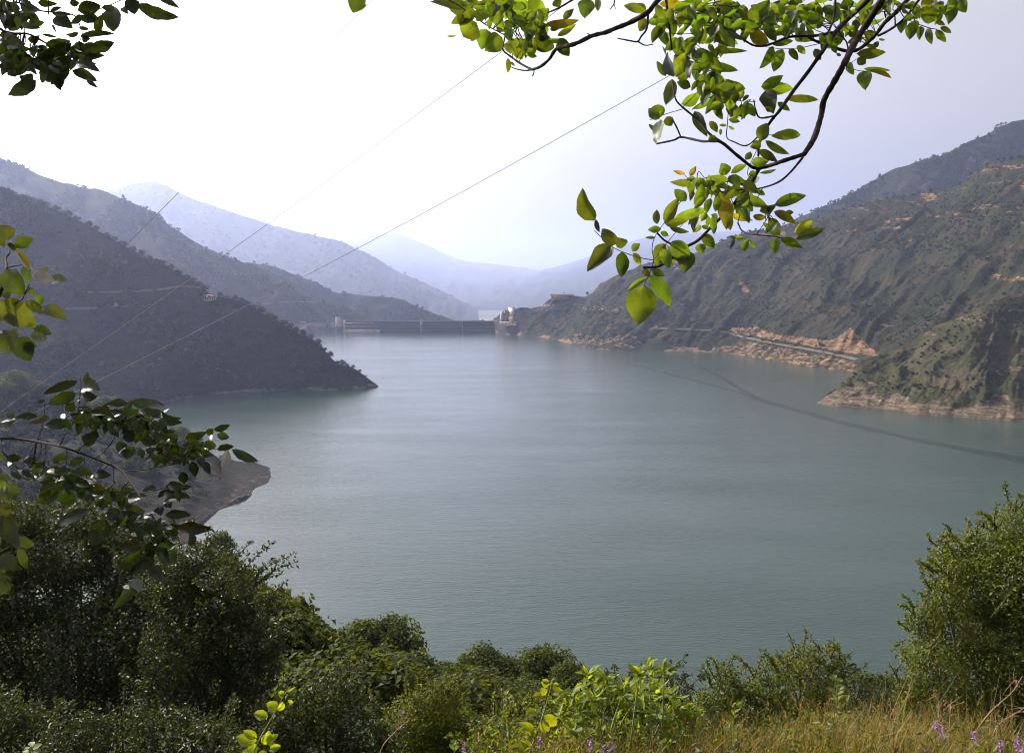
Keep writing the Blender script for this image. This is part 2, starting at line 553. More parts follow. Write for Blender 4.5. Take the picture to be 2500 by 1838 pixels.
# ---- materials of the land
M_forest = hill_mat("forest_floor", (0.015, 0.021, 0.010), (0.028, 0.025, 0.017), (0.12, 0.10, 0.08), 0.09, 0.01, 0.56)
M_slope = hill_mat("grassy_slope", (0.017, 0.021, 0.008), (0.040, 0.029, 0.016), (0.19, 0.115, 0.06), 0.16, 0.014, 0.51)
M_spur = hill_mat("dry_spur", (0.036, 0.038, 0.014), (0.066, 0.051, 0.030), (0.14, 0.105, 0.07), 0.3, 0.02, 0.49)
M_bluff = hill_mat("bare_bluff", (0.009, 0.012, 0.006), (0.016, 0.014, 0.010), (0.05, 0.04, 0.032), 0.35, 0.03, 0.47)
M_far = hill_mat("far_hill", (0.020, 0.026, 0.014), (0.032, 0.028, 0.02), (0.16, 0.14, 0.12), 0.02, 0.003, 0.55)
M_near = hill_mat("undergrowth", (0.03, 0.04, 0.015), (0.055, 0.048, 0.025), (0.10, 0.08, 0.06), 1.5, 0.1, 0.5)

# ---- lake
def lake():
    m, n, l, bs, out = new_mat("lake_water")
    tc = n.new("ShaderNodeTexCoord")
    big = noise_node(n, l, 0.006, 4, tc.outputs["Object"], 0.55)
    r = ramp(n, l, big.outputs[0], [(0.3, (0.022, 0.040, 0.034)), (0.7, (0.028, 0.048, 0.041))])
    l.new(r.outputs[0], bs.inputs["Base Color"])
    bs.inputs["Roughness"].default_value = 0.13
    bs.inputs["IOR"].default_value = 1.333
    bs.inputs["Specular IOR Level"].default_value = 0.5
    mp = n.new("ShaderNodeMapping"); mp.inputs["Scale"].default_value = (0.55, 1.5, 1); mp.inputs["Rotation"].default_value = (0, 0, 0.06)
    l.new(tc.outputs["Object"], mp.inputs[0])
    r1 = noise_node(n, l, 0.55, 5, mp.outputs[0], 0.6, 0.4)
    mp2 = n.new("ShaderNodeMapping"); mp2.inputs["Scale"].default_value = (0.5, 1.6, 1); mp2.inputs["Rotation"].default_value = (0, 0, -0.12)
    l.new(tc.outputs["Object"], mp2.inputs[0])
    r2 = noise_node(n, l, 0.13, 4, mp2.outputs[0], 0.55, 0.3)
    gust = noise_node(n, l, 0.011, 3, mp2.outputs[0], 0.5)
    gs = ramp(n, l, gust.outputs[0], [(0.35, 0.55), (0.65, 1.0)])
    h = math_n(n, l, 'ADD', math_n(n, l, 'MULTIPLY', r1.outputs[0], 0.85), math_n(n, l, 'MULTIPLY', r2.outputs[0], 1.1))
    h = math_n(n, l, 'MULTIPLY', h, gs.outputs[0])
    bp = n.new("ShaderNodeBump"); bp.inputs["Strength"].default_value = 1.0; bp.inputs["Distance"].default_value = 0.36
    l.new(h, bp.inputs["Height"]); l.new(bp.outputs[0], bs.inputs["Normal"])
    V = np.array([[-2500, -400, 0], [3500, -400, 0], [3500, 2330, 0], [-2500, 2330, 0]], float)
    o = link("lake", make_mesh("lake", V, np.array([[0, 1, 2, 3]]), m))
    tag(o, "wide grey-green reservoir lake with fine wind ripples", None, None, 'structure')
    # smooth drifting streaks on the surface
    m2, n, l, bs, out = new_mat("smooth_streak_water")
    bs.inputs["Base Color"].default_value = (0.012, 0.028, 0.022, 1)
    bs.inputs["Roughness"].default_value = 0.22
    bs.inputs["IOR"].default_value = 1.333
    uv = N(n, "ShaderNodeAttribute", attribute_name="luv")
    sp = n.new("ShaderNodeSeparateXYZ"); l.new(uv.outputs[1], sp.inputs[0])
    tc = n.new("ShaderNodeTexCoord")
    no = noise_node(n, l, 0.16, 5, tc.outputs["Object"], 0.7)
    e = math_n(n, l, 'SUBTRACT', 1.0, math_n(n, l, 'ABSOLUTE', sp.outputs[1]))
    a = math_n(n, l, 'MULTIPLY', math_n(n, l, 'ADD', math_n(n, l, 'MULTIPLY', e, 1.7), math_n(n, l, 'SUBTRACT', no.outputs[0], 0.85)), 1.6, clamp=True)
    a = math_n(n, l, 'MULTIPLY', a, 0.26)
    tr = n.new("ShaderNodeBsdfTransparent"); mx = n.new("ShaderNodeMixShader")
    l.new(a, mx.inputs[0]); l.new(tr.outputs[0], mx.inputs[1]); l.new(bs.outputs[0], mx.inputs[2]); l.new(mx.outputs[0], out.inputs[0])
    for pts in ([(1500, 884, 5), (1560, 894, 6), (1600, 905, 7), (1700, 930, 9), (1800, 957, 11), (1850, 975, 13), (1960, 1005, 16), (2050, 1030, 18), (2200, 1065, 22), (2350, 1095, 25), (2500, 1123, 28), (2650, 1150, 32)],
                [(1690, 890, 3), (1730, 905, 5), (1765, 922, 8), (1800, 945, 9), (1850, 972, 10)]):
        P = smooth_path([at_z(a_, b_, 0.02) for a_, b_, _ in pts], 6)
        wd = np.interp(np.linspace(0, 1, len(P)), np.linspace(0, 1, len(pts)), [c for _, _, c in pts])
        T = unit(np.gradient(P, axis=0)); Sd = np.stack([-T[:, 1], T[:, 0], 0 * T[:, 0]], -1)
        hw = wd * 0.55 * (1 + 0.35 * fbm(np.arange(len(P)) * 0.3, np.zeros(len(P)), 3, 4))
        z = 0.02 if len(pts) > 8 else 0.03
        rows = [P + Sd * (hw * q)[:, None] for q in (-1, 0, 1)]
        V = np.stack(rows, 1).reshape(-1, 3); V[:, 2] = z
        U = np.tile(np.array([[0, -1], [0, 0], [0, 1]], float), (len(P), 1))
        Fc = [[i * 3 + j, i * 3 + j + 1, i * 3 + j + 4, i * 3 + j + 3] for i in range(len(P) - 1) for j in range(2)]
        o = link("water_streak", make_mesh("water_streak", V, np.array(Fc), m2, uv=U))
        tag(o, "dark streak across the water", None, None, 'structure')
lake()

# ---- right-hand hills
E_CUT = [(780, 506), (850, 512), (920, 508), (970, 535), (1040, 550), (1120, 556), (1200, 570), (1290, 575), (1350, 535), (1380, 512), (1430, 565), (1500, 625), (1512, 655), (1440, 640), (1370, 635), (1290, 622), (1180, 600), (1080, 580), (1000, 570), (900, 550), (800, 538)]
E_LOW = [(672, 640), (700, 596), (760, 600), (850, 575), (940, 590), (1060, 610), (1180, 640), (1230, 630), (1290, 650), (1420, 690), (1390, 730), (1200, 720), (1080, 695), (900, 662), (760, 652)]
E_MID = [(0, 535), (60, 545), (150, 570), (240, 545), (300, 540), (345, 590), (300, 612), (180, 602), (150, 600), (0, 590)]
E_ABUT = [(-60, 380), (60, 395), (250, 405), (260, 430), (60, 425), (0, 400)]
r1 = lambda pts: [(1400 + x / 2.043, 550 + y / 2.043) for x, y in pts]

def rock_E(V, v):
    q = proj(V)
    k = np.zeros(len(V))
    for poly, val in ((E_CUT, 1.1), (E_LOW, 0.5), (E_MID, 0.48), (E_ABUT, 0.46)):
        k = np.maximum(k, in_poly(q, r1(poly)) * val)
    shore = np.clip(1.0 - (V[:, 2] + fbm(V[:, 0] * 0.012, V[:, 1] * 0.012, 4, 3) * 9 + 2) / 6, 0, 0.7)
    out = np.clip(fbm(V[:, 0] * 0.02, V[:, 2] * 0.035, 4, 21) - 0.44, 0, 1) * 1.0 * (V[:, 2] > 15)
    top = np.clip((V[:, 2] - 190) / 60, 0, 1) * np.clip(fbm(V[:, 0] * 0.03, V[:, 2] * 0.05, 4, 5) - 0.1, 0, 1) * 1.1
    return np.maximum.reduce([k, shore, out, top])

E = hill("hill", [C(1196, 806, 1205, 778, 2120), C(1230, 812, 1240, 755, 2090), C(1275, 820, 1314, 750, 2070), C(1300, 822, 1346, 728, 2050), C(1335, 826, 1402, 724, 2040), C(1370, 833, 1438, 721, 2030),
    C(1400, 841, 1468, 694, 2010), C(1440, 850, 1522, 663, 1990), C(1500, 855, 1610, 634, 1970), C(1600, 857, 1694, 619, 1950), C(1700, 858, 1816, 569, 1930),
    C(1800, 866, 1938, 548, 1900), C(1860, 876, 2036, 519, 1880), C(1920, 886, 2134, 494, 1850), C(1990, 897, 2232, 475, 1800), C(2060, 906, 2330, 455, 1750),
    C(2200, 925, 2415, 402, 1700), C(2350, 950, 2500, 384, 1650), C(2500, 980, 2650, 330, 1600), C(2750, 1010, 2900, 300, 1550)],
    M_slope, nper=26, nv=190, nb=12, gully=8, gfreq=0.011, rough=9, rfreq=0.012, prof=1.0, ridge_rough=5, seed=3, rockfn=rock_E, label="long steep grassy hillside with gullies and orange road cut", shear=-150, g2a=0.32, crag=1.5)

def nose_G(X, Y, Z, vv, s):
    q = proj(np.stack([X, Y, Z], -1))
    wv = np.clip(vv * 2.2, 0, 1) * np.clip((1.06 - vv) * 3, 0, 1)
    b = np.exp(-((q[..., 0] - 2360) / 60) ** 2) * 20
    c = -np.clip((q[..., 0] - 2370) / 170, 0, 1) * np.exp(-((q[..., 0] - 2520) / 190) ** 2) * 26
    c2 = np.exp(-((q[..., 0] - 2225) / 26) ** 2) * -8 + np.exp(-((q[..., 0] - 2190) / 22) ** 2) * 5
    d = (b + c + c2) * wv
    return X - d * 0.25, Y - d, Z + d * 0.10

def rock_G(V, v):
    n_ = fbm(V[:, 0] * 0.03, V[:, 1] * 0.03, 4, 8)
    shore = np.clip(1.75 - (V[:, 2] + n_ * 10) / 9, 0, 0.75)
    out = np.clip(fbm(V[:, 0] * 0.03, V[:, 2] * 0.06, 4, 31) - 0.45, 0, 1) * 1.5
    return np.maximum(shore, out)

G = hill("hill", [C(1994, 984, 1996, 982, 868), (at_z(2012, 988, 0), at_y(2022, 962, 876)), C(2040, 991, 2048, 942, 890), C(2075, 993, 2082, 909, 905), C(2110, 996, 2110, 878, 918), C(2160, 1001, 2165, 864, 932),
    C(2200, 1006, 2232, 830, 948), C(2240, 1012, 2283, 797, 960), C(2290, 1016, 2354, 767, 972), C(2350, 1019, 2428, 733, 984), C(2420, 1024, 2490, 716, 995), C(2500, 1030, 2580, 690, 1010), C(2650, 1045, 2750, 640, 1030)],
    M_spur, nper=26, nv=110, nb=12, gully=2.6, gfreq=0.022, rough=3.2, rfreq=0.03, prof=0.92, ridge_rough=1.5, seed=12, rockfn=rock_G, nose=nose_G, crag=1.3, label="dry scrubby spur with pale rocky shore at right")

FR = hill("hill", [CY(1500, 1560, 688, 3000), CY(1640, 1700, 640, 3000), CY(1740, 1830, 590, 3000), CY(1850, 1943, 536, 3000), CY(1930, 2026, 498, 3000),
    CY(2000, 2085, 469, 3000), CY(2080, 2183, 414, 3000), CY(2200, 2296, 380, 3000), CY(2330, 2389, 337, 3000), CY(2430, 2477, 296, 3000), CY(2520, 2560, 285, 3000), CY(2700, 2750, 240, 3000)],
    M_far, nper=12, nv=80, nb=8, gully=22, gfreq=0.006, rough=12, rfreq=0.008, ridge_rough=4, seed=17, label="wooded bluish ridge behind the right hillside")

# ---- left-hand hills
A = hill("hill", [C(923, 943, 923.5, 942.4, 1003), C(905, 946, 900, 925, 1005), C(880, 950, 862, 897, 1006), C(820, 953, 823, 887, 1008), C(740, 955, 768, 832, 1010), C(650, 957, 712, 805, 1014), C(560, 960, 600, 742, 1022),
    C(480, 968, 517, 719, 1032), C(430, 978, 478, 690, 1042), C(380, 985, 378, 636, 1054), C(300, 995, 295, 598, 1066), C(200, 1010, 167, 527, 1085), C(50, 1030, 0, 462, 1105), C(-150, 1060, -200, 395, 1130), C(-350, 1100, -450, 340, 1150)],
    M_forest, nper=20, nv=100, nb=12, gully=6, gfreq=0.012, rough=4, rfreq=0.015, prof=0.95, ridge_rough=1.0, seed=23,
    rockfn=lambda V, v: np.clip(0.95 - (V[:, 2] + fbm(V[:, 0] * 0.02, V[:, 1] * 0.02, 3, 3) * 2) / 7, 0, 0.62), label="dark wooded hill sloping down to a point in the lake")

B = hill("hill", [C(905, 812, 903, 800, 2150), C(890, 812, 896, 780, 2170), C(855, 812, 850, 752, 2210), C(825, 812.5, 800, 742, 2240), C(792, 813, 752, 731, 2250), C(765, 815, 722, 712, 2260), C(730, 818, 690, 680, 2270),
    C(690, 820, 623, 650, 2300), C(650, 822, 500, 606, 2350), C(600, 824, 367, 517, 2400), C(500, 826, 256, 467, 2450), C(400, 828, 145, 445, 2500), C(300, 830, 0, 387, 2550), C(100, 835, -250, 300, 2600)],
    M_forest, nper=16, nv=90, nb=12, gully=16, gfreq=0.006, rough=9, rfreq=0.009, prof=0.9, ridge_rough=3, seed=31,
    rockfn=lambda V, v: np.clip(1.1 - V[:, 2] / 40, 0, 0.7) * (V[:, 0] > -640), label="bluish wooded hill behind the dark one")

C2 = hill("hill", [C(560, 820, 600, 640, 2900, -40), C(640, 820, 672, 652, 2850, -40), C(710, 820, 732, 676, 2820, -40), C(750, 820, 775, 690, 2800, -40), C(790, 820, 815, 712, 2780, -40), C(860, 820, 896, 722, 2750, -40), C(930, 820, 972, 728, 2740, -40), C(960, 820, 1000, 739, 2730, -40),
    C(1010, 820, 1045, 760, 2720, -40), C(1080, 820, 1113, 783, 2700, -40), C(1130, 822, 1150, 806, 2700, -40)],
    M_forest, nper=12, nv=50, nb=8, gully=8, gfreq=0.01, rough=6, rfreq=0.012, ridge_rough=2, seed=37, label="low wooded knoll behind the dam")

CC = hill("hill", [C(-400, 780, -300, 520, 8453, -90), C(0, 780, 100, 505, 8281, -90), C(200, 780, 250, 472, 8195, -90), C(280, 780, 322, 450, 8109, -90), C(350, 780, 389, 448, 8022, -90), C(430, 785, 467, 483, 7936, -90), C(620, 785, 667, 550, 7764, -90),
    C(800, 790, 845, 595, 7590, -90), C(930, 790, 968, 661, 7419, -90), C(1020, 795, 1057, 700, 7333, -90), C(1110, 800, 1135, 739, 7246, -90), C(1180, 805, 1213, 779, 7160, -90), C(1230, 810, 1240, 800, 7074, -90)],
    M_far, nper=14, nv=70, nb=8, gully=32, gfreq=0.0035, rough=18, rfreq=0.005, ridge_rough=7, seed=41, label="pale hazy mountain ridge beyond the dam")

D1 = hill("hill", [C(500, 740, 560, 640, 20000, -95), C(720, 740, 780, 600, 20000, -95), C(840, 740, 890, 579, 20000, -95), C(930, 740, 968, 570, 20000, -95), C(1000, 740, 1035, 595, 20000, -95), C(1090, 740, 1124, 634, 20000, -95), C(1200, 742, 1224, 647, 20000, -95), C(1300, 744, 1320, 662, 20000, -95), C(1420, 744, 1460, 700, 20000, -95)],
    M_far, nper=10, nv=40, nb=6, gully=60, gfreq=0.0015, rough=30, rfreq=0.002, ridge_rough=8, seed=47, label="faintest far mountain in the haze")
D2 = hill("hill", [C(1080, 748, 1120, 738, 16806, -95), C(1150, 750, 1200, 700, 16605, -95), C(1240, 752, 1280, 672, 16401, -95), C(1380, 755, 1424, 632, 16200, -95), C(1540, 760, 1580, 580, 15996, -95), C(1700, 765, 1735, 567, 15795, -95), C(1900, 770, 1920, 560, 15591, -95), C(2300, 780, 2300, 540, 15390, -95)],
    M_far, nper=12, nv=40, nb=6, gully=50, gfreq=0.0016, rough=26, rfreq=0.0025, ridge_rough=8, seed=53, label="faint far mountain rising to the right beyond the dam")

Nn = hill("hill", [C(681, 1160.5, 681.5, 1159.5, 541), (at_z(676, 1170, 0), at_y(676, 1152, 548)), C(665, 1182, 663, 1143, 556), C(631, 1200, 612, 1128, 560), C(594, 1219, 549, 1122, 560), C(557, 1234, 480, 1085, 560), C(519, 1256, 400, 1055, 570), C(480, 1290, 300, 1020, 580), C(420, 1330, 200, 1000, 590),
    C(300, 1380, 100, 975, 600), C(150, 1430, 0, 965, 600), C(-150, 1560, -200, 900, 600), C(-400, 1700, -400, 880, 600)],
    M_bluff, nper=18, nv=90, nb=12, gully=3, gfreq=0.02, rough=4, rfreq=0.03, prof=1.0, crag=1.2, ridge_rough=0.8, seed=61,
    rockfn=lambda V, v: np.clip(0.75 - V[:, 2] / 5, 0, 0.5), label="low wooded bluff with a bare grey tip at left")

# ---- ground under and below the camera
def shore_y(x):
    return np.interp(x, [-400, -260, -200, -150, -100, -50, 0, 100, 300, 900], [420, 400, 360, 290, 240, 214, 205, 205, 235, 330])

def ground_z(x, y):
    x = np.asarray(x, float); y = np.asarray(y, float)
    sy = shore_y(x)
    # grassy shelf, then the slope, then a steeper foot
    shelf = 128.45 - 0.27 * np.clip(y, -60, 4.0) 
    k = np.clip((y - 4.0) / np.maximum(sy - 4.0, 1), 0, 1.2)
    zl = 127.37 * (1 - (0.86 * k + 0.14 * k ** 4)) 
    z = np.where(y <= 4.0, shelf, np.minimum(zl, 127.37 - 0.53 * (y - 4) + 14))
    dip = np.clip((y - 4.2) / 3, 0, 1) * np.clip((12 - y) / 6, 0, 1) * 1.6
    left = np.clip((-x - 8) / 60, 0, 1) * np.clip((y - 15) / 50, 0, 1) * np.clip((sy - y) / 60, 0, 1) * 11
    z = z - dip + left
    z = z + fbm(x * 0.03, y * 0.03, 4, 70) * 1.6 * np.clip((y - 12) / 40, 0, 1) + fbm(x * 0.6, y * 0.6, 3, 71) * 0.08
    z = z + np.clip(-x - 1.0, 0, 6) * 0.12 * np.clip(1 - y / 30, 0, 1) * 0
    z = np.where(y > sy, np.minimum(z, -1 - (y - sy) * 0.3), z)
    return z

gx = np.concatenate([np.linspace(-420, -40, 90)[:-1], np.linspace(-40, -12, 40)[:-1], np.linspace(-12, 12, 130)[:-1], np.linspace(12, 60, 50)[:-1], np.linspace(60, 900, 60)])
gy = np.concatenate([np.linspace(-300, -10, 30)[:-1], np.linspace(-10, 20, 170)[:-1], np.linspace(20, 80, 80)[:-1], np.linspace(80, 440, 110)])
GX, GY = np.meshgrid(gx, gy)
GZ = ground_z(GX, GY)
V = np.stack([GX, GY, GZ], -1).reshape(-1, 3); nu = len(gx)
i = np.arange(len(gy) - 1)[:, None] * nu; j = np.arange(nu - 1)[None]
o = link("ground", make_mesh("ground", V, np.stack([i + j, i + j + 1, i + nu + j + 1, i + nu + j], -1).reshape(-1, 4), M_near, smooth=True, extra={'rock': np.zeros(len(V))}))
tag(o, "steep overgrown slope falling from the viewpoint to the lake", None, None, 'structure')

# ---- valley floor beyond the dam, out to the horizon
m, n, l, bs, out = new_mat("valley_fields")
tc = n.new("ShaderNodeTexCoord")
mp = n.new("ShaderNodeMapping"); mp.inputs["Scale"].default_value = (1, 2.5, 1); l.new(tc.outputs["Object"], mp.inputs[0])
no = noise_node(n, l, 0.0016, 6, mp.outputs[0], 0.6)
r = ramp(n, l, no.outputs[0], [(0.35, (0.025, 0.035, 0.018)), (0.5, (0.045, 0.05, 0.03)), (0.62, (0.11, 0.10, 0.075))])
l.new(r.outputs[0], bs.inputs["Base Color"]); bs.inputs["Roughness"].default_value = 0.95
V = np.array([[-12000, -4000, -110], [14000, -4000, -110], [14000, 30000, -110], [-12000, 30000, -110]], float)
o = link("valley_floor", make_mesh("valley_floor", V, np.array([[0, 1, 2, 3]]), m))
tag(o, "flat hazy fields of the valley beyond the dam", None, None, 'structure')

# ---- haze
m = bpy.data.materials.new("haze_air"); m.use_nodes = True
n = m.node_tree.nodes; l = m.node_tree.links
n.remove(n["Principled BSDF"])
pv = n.new("ShaderNodeVolumePrincipled")
pv.inputs["Color"].default_value = (0.54, 0.63, 0.98, 1)
pv.inputs["Density"].default_value = HAZE
pv.inputs["Anisotropy"].default_value = 0.5
l.new(pv.outputs[0], n["Material Output"].inputs["Volume"])
a = Acc(); box(a, (1000, 13000, 745), (26400, 34400, 1712))
o = a.build("haze", m)
tag(o, "thin bluish haze filling the valley", None, None, 'stuff')
# ==================================================================== BUILT THINGS
M_conc = solid_mat("weathered_concrete", (0.30, 0.265, 0.235), 0.9, 0.35, 0.12, 0.2, attr=True)
M_tower = solid_mat("pale_tower_concrete", (0.52, 0.43, 0.33), 0.85, 0.18, 0.25, 0.2, attr=True)
M_white = solid_mat("white_paint", (0.75, 0.74, 0.72), 0.6, 0.1, 0.5, attr=True)
M_brick = solid_mat("brick_wall", (0.36, 0.19, 0.12), 0.9, 0.3, 0.6, attr=True)
M_dark = solid_mat("dark_opening", (0.02, 0.022, 0.025), 0.4, 0.2, 1.0)
M_roof = solid_mat("sheet_roof", (0.13, 0.14, 0.17), 0.6, 0.2, 0.5, attr=True)
M_road = solid_mat("road_gravel", (0.08, 0.068, 0.05), 0.95, 0.25, 0.3)
M_rail = solid_mat("steel_grey", (0.35, 0.35, 0.36), 0.5, 0.1, 1.0)
M_orange = solid_mat("orange_sheet", (0.50, 0.22, 0.10), 0.6, 0.15, 0.5)

# ---- the arch dam
def dam():
    DY = 2112.0
    zc = at_y(1000, 783, DY)[2]
    xl, xr = at_y(832, 790, DY)[0], at_y(1222, 790, DY)[0]
    d = empty("dam", ((xl + xr) / 2, DY, 0), "long grey concrete arch dam closing the far end of the lake", "dam")
    n = 60; t = np.linspace(0, 1, n)
    x = xl + (xr - xl) * t
    def yc(t): return DY + 6 - 30 * np.sin(PI * t)          # arch bulging into the lake
    prof = [(-6, 0), (zc - 3.2, 1.2), (zc - 3.2, -1.6), (zc, -1.6), (zc, 8.0), (-6, 16)]
    V = []; 
    for k in range(n):
        for z, dy in prof: V.append((x[k], yc(t[k]) + dy, z))
    m_ = len(prof)
    Fc = [[k * m_ + q, k * m_ + q + 1, (k + 1) * m_ + q + 1, (k + 1) * m_ + q] for k in range(n - 1) for q in range(m_ - 1)]
    part("wall", V, np.array(Fc), M_conc, d)
    # ribs
    for px in (834, 1032, 1130):
        xx = at_y(px, 790, DY)[0]; tt = (xx - xl) / (xr - xl)
        a = Acc(); hgt = 4.5 if px in (834, 1032) else 1.5
        box(a, (xx, yc(tt) - 3.6, (zc + hgt - 6) / 2), (7 if px in (834, 1032) else 3.2, 4, zc + hgt + 6), tint=(0.55, 0.55, 0.58))
        a.build("buttress", M_conc, d)
    a = Acc()
    for k in range(n - 1):
        p0 = np.array([x[k], yc(t[k]) - 1.2, zc + 1.1]); p1 = np.array([x[k + 1], yc(t[k + 1]) - 1.2, zc + 1.1])
        tube(a, [p0, p1], 0.12, 0.12, 4, n_per=1)
        tube(a, [p0 - [0, 0, 1.1], p0], 0.1, 0.1, 4, n_per=1)
    a.build("railing", M_rail, d)
    # left bench of paler stone with a ledge
    a = Acc()
    for q, (pa, pb, dy, z0, z1, tn) in enumerate([(842, 930, -14, -5, 9, (1.25, 1.15, 1.05)), (842, 925, -9, 15.5, 17.0, (1.3, 1.2, 1.1)), (842, 915, -8, 25, 26.2, (1.3, 1.2, 1.1))]):
        x0 = at_y(pa, 800, DY)[0]; x1 = at_y(pb, 800, DY)[0]
        tt = ((x0 + x1) / 2 - xl) / (xr - xl)
        box(a, ((x0 + x1) / 2, yc(tt) + dy + 4 + q * .01, (z0 + z1) / 2), (x1 - x0, 8, z1 - z0), 0.0, tint=tn)
    a.build("ledge", M_conc, d)
    # horizontal lift joints, the pour lines of the concrete
    for zz in (zc - 8.5, zc - 16, zc - 24):
        V = []
        for k in range(n):
            f_ = (zc - 3.2 - zz) / (zc + 2.8) * 1.2
            V += [(x[k], yc(t[k]) + 1.2 - f_ - 0.3, zz), (x[k], yc(t[k]) + 1.2 - f_ - 0.3, zz + 0.7), (x[k], yc(t[k]) + 2.2 - f_, zz + 0.7)]
        Fc = [[k * 3 + q, k * 3 + q + 1, (k + 1) * 3 + q + 1, (k + 1) * 3 + q] for k in range(n - 1) for q in range(2)]
        part("lift_joint", V, np.array(Fc), M_conc, d, tint=np.full((len(V), 3), 0.55))
dam()

def cliff():
    # pale rock block and pier at the dam's left end
    t = empty("abutment", tuple(at_y(822, 812, 2105)), "pale stone abutment block at the dam's left end", "abutment")
    c = at_y(824, 792, 2106)
    a = Acc(); box(a, (c[0], c[1] + 6, 18), (17, 16, 44), 0.25, tint=(1.25, 1.15, 1.1), taper=0.72); a.build("wall", M_conc, t)
    c = at_y(841, 795, 2098)
    a = Acc(); box(a, (c[0], c[1], 14), (4.5, 6, 36), 0.1, tint=(1.4, 1.25, 1.1)); a.build("pier", M_conc, t)
cliff()

def intake():
    Y0 = 2050.0
    def P(cx, cy, y=Y0): return at_y(1100 + cx / 5.6175, 680 + cy / 5.6175, y)
    t = empty("intake_tower", tuple(P(830, 590)), "tall tan concrete intake tower beside the dam", "tower")
    yaw = math.radians(-62)
    k = Y0 / F / 5.6175
    def blk(name, x0, x1, y0, y1, dy, tint, mat=M_tower, depth=14, yw=yaw, wk=0.8, taper=1.0):
        c = (P(x0, (y0 + y1) / 2) + P(x1, (y0 + y1) / 2)) / 2
        a = Acc(); box(a, (c[0], c[1] + dy, c[2]), ((x1 - x0) * k * wk, depth, (y1 - y0) * k), yw, tint, taper)
        return a.build(name, mat, t)
    blk("upper_block", 792, 880, 402, 515, 0, (1, 1, 1), depth=4.5, wk=1.7)
    blk("lower_block", 781, 868, 517, 592, 0, (0.9, 0.86, 0.82), depth=4.2, wk=1.7)
    blk("top_slab", 788, 888, 396, 401, 0, (0.55, 0.5, 0.5), depth=5.5, wk=1.75)
    g = blk("gate_house", 740, 786, 436, 590, 10, (0.5, 0.42, 0.40), M_conc, depth=9)
    g2 = blk("stair_shaft", 680, 740, 466, 592, 14, (0.75, 0.78, 0.85), M_conc, depth=8)
    for (x, y) in ((695, 485), (718, 485), (695, 515), (718, 515)):
        a = Acc(); c = P(x, y); box(a, (c[0] + 1.5, c[1] + 8.5, c[2]), (1.6, 0.6, 3.4), yaw); a.build("window", M_dark, t)
    # long beam deck stepping down to the right
    A0, A1 = P(676, 612), P(898, 640)
    a = Acc()
    dvec = A1 - A0
    for q in range(5):
        c0 = A0 + dvec * (q / 5); c1 = A0 + dvec * ((q + 1) / 5); c = (c0 + c1) / 2
        box(a, (c[0], c[1] - 8, c[2]), (abs(c1 - c0)[0] - 0.25, 7, 9.5 + (q == 4) * 1.0), 0, (1.5, 1.4, 1.25))  # tint lifted above the tower concrete, sunlight on the deck put into its colour
    a.build("deck_wall", M_tower, t)
    A0, A1 = P(672, 585), P(905, 603)
    a = Acc(); c = (A0 + A1) / 2
    box(a, (c[0], c[1] - 8, c[2]), ((A1 - A0)[0], 9, 0.9), 0, (1.6, 1.5, 1.35)); a.build("deck", M_tower, t)  # slab lightened likewise, its sunlit look is in the tint
    a = Acc()
    tube(a, [P(848, 680) + [0, -8, 1], P(858, 720) + [0, -9, 0], P(840, 772) + [0, -12, 0]], 2.6, 1.8, 6, n_per=3, tint=(0.75, 0.7, 0.7)); a.build("pier", M_conc, t)
intake()

def crest_hut():
    # low white parapet and parked bits at the right end of the crest
    a = Acc()
    p0 = at_y(1186, 781, 2090); p1 = at_y(1222, 783, 2075)
    for q in range(9):
        c = p0 + (p1 - p0) * q / 8
        box(a, c, (1.6, 0.6, 1.6))
    box(a, (p0 + p1) / 2 - [0, 0, 1.4], (np.linalg.norm(p1 - p0), 0.5, 0.5), -0.3)
    o = a.build("parapet", M_white)
    tag(o, "low white parapet at the right end of the dam crest", "parapet")
crest_hut()

def brick_house():
    Y0 = 2038.0
    def P(cx, cy, y=Y0): return at_y(1100 + cx / 5.6175, 680 + cy / 5.6175, y)
    k = Y0 / F / 5.6175
    c = P(1500, 262)
    t = empty("brick_house", tuple(P(1500, 285)), "long low brick house with a grey roof on the plateau above the dam", "house")
    yaw = 0.06
    a = Acc(); box(a, (c[0], c[1], c[2] - 0.8), (242 * k, 9, 60 * k)); a.build("wall", M_brick, t)
    a = Acc()
    cr = P(1530, 220)
    hw = 172 * k
    V = np.array([[-hw, -6.5, -2.2], [hw, -6.5, -2.2], [hw, 6.5, -2.2], [-hw, 6.5, -2.2], [-hw * .97, -1, 2.0], [hw * .9, -1, 1.6], [-hw, -6.5, -3.0], [hw, -6.5, -3.0]]) + np.array([cr[0], cr[1], cr[2]])
    a.add(V, np.array([[0, 1, 5, 4], [2, 3, 4, 5], [6, 7, 1, 0]])); a.add(V, np.array([[1, 2, 5], [3, 0, 4]]))
    r = a.build("roof", M_roof, t)
    a = Acc(); q = P(1553, 190); box(a, (q[0], q[1], q[2] - 0.6), (3.5, 3, 2.6), tint=(0.6, 0.6, 0.6)); a.build("chimney", M_roof, r)
    for x in (1395, 1412, 1440, 1452, 1482, 1530, 1560, 1590):
        a = Acc(); q = P(x, 262); box(a, (q[0], c[1] - 4.52, q[2]), (9 * k, 0.12, 17 * k)); a.build("window", M_dark, t)
    a = Acc(); q = P(1650, 235); box(a, (q[0], q[1] + 3, q[2] - 1), (70 * k, 8, 50 * k), tint=(0.5, 0.5, 0.5)); a.build("annex", M_brick, t)
brick_house()

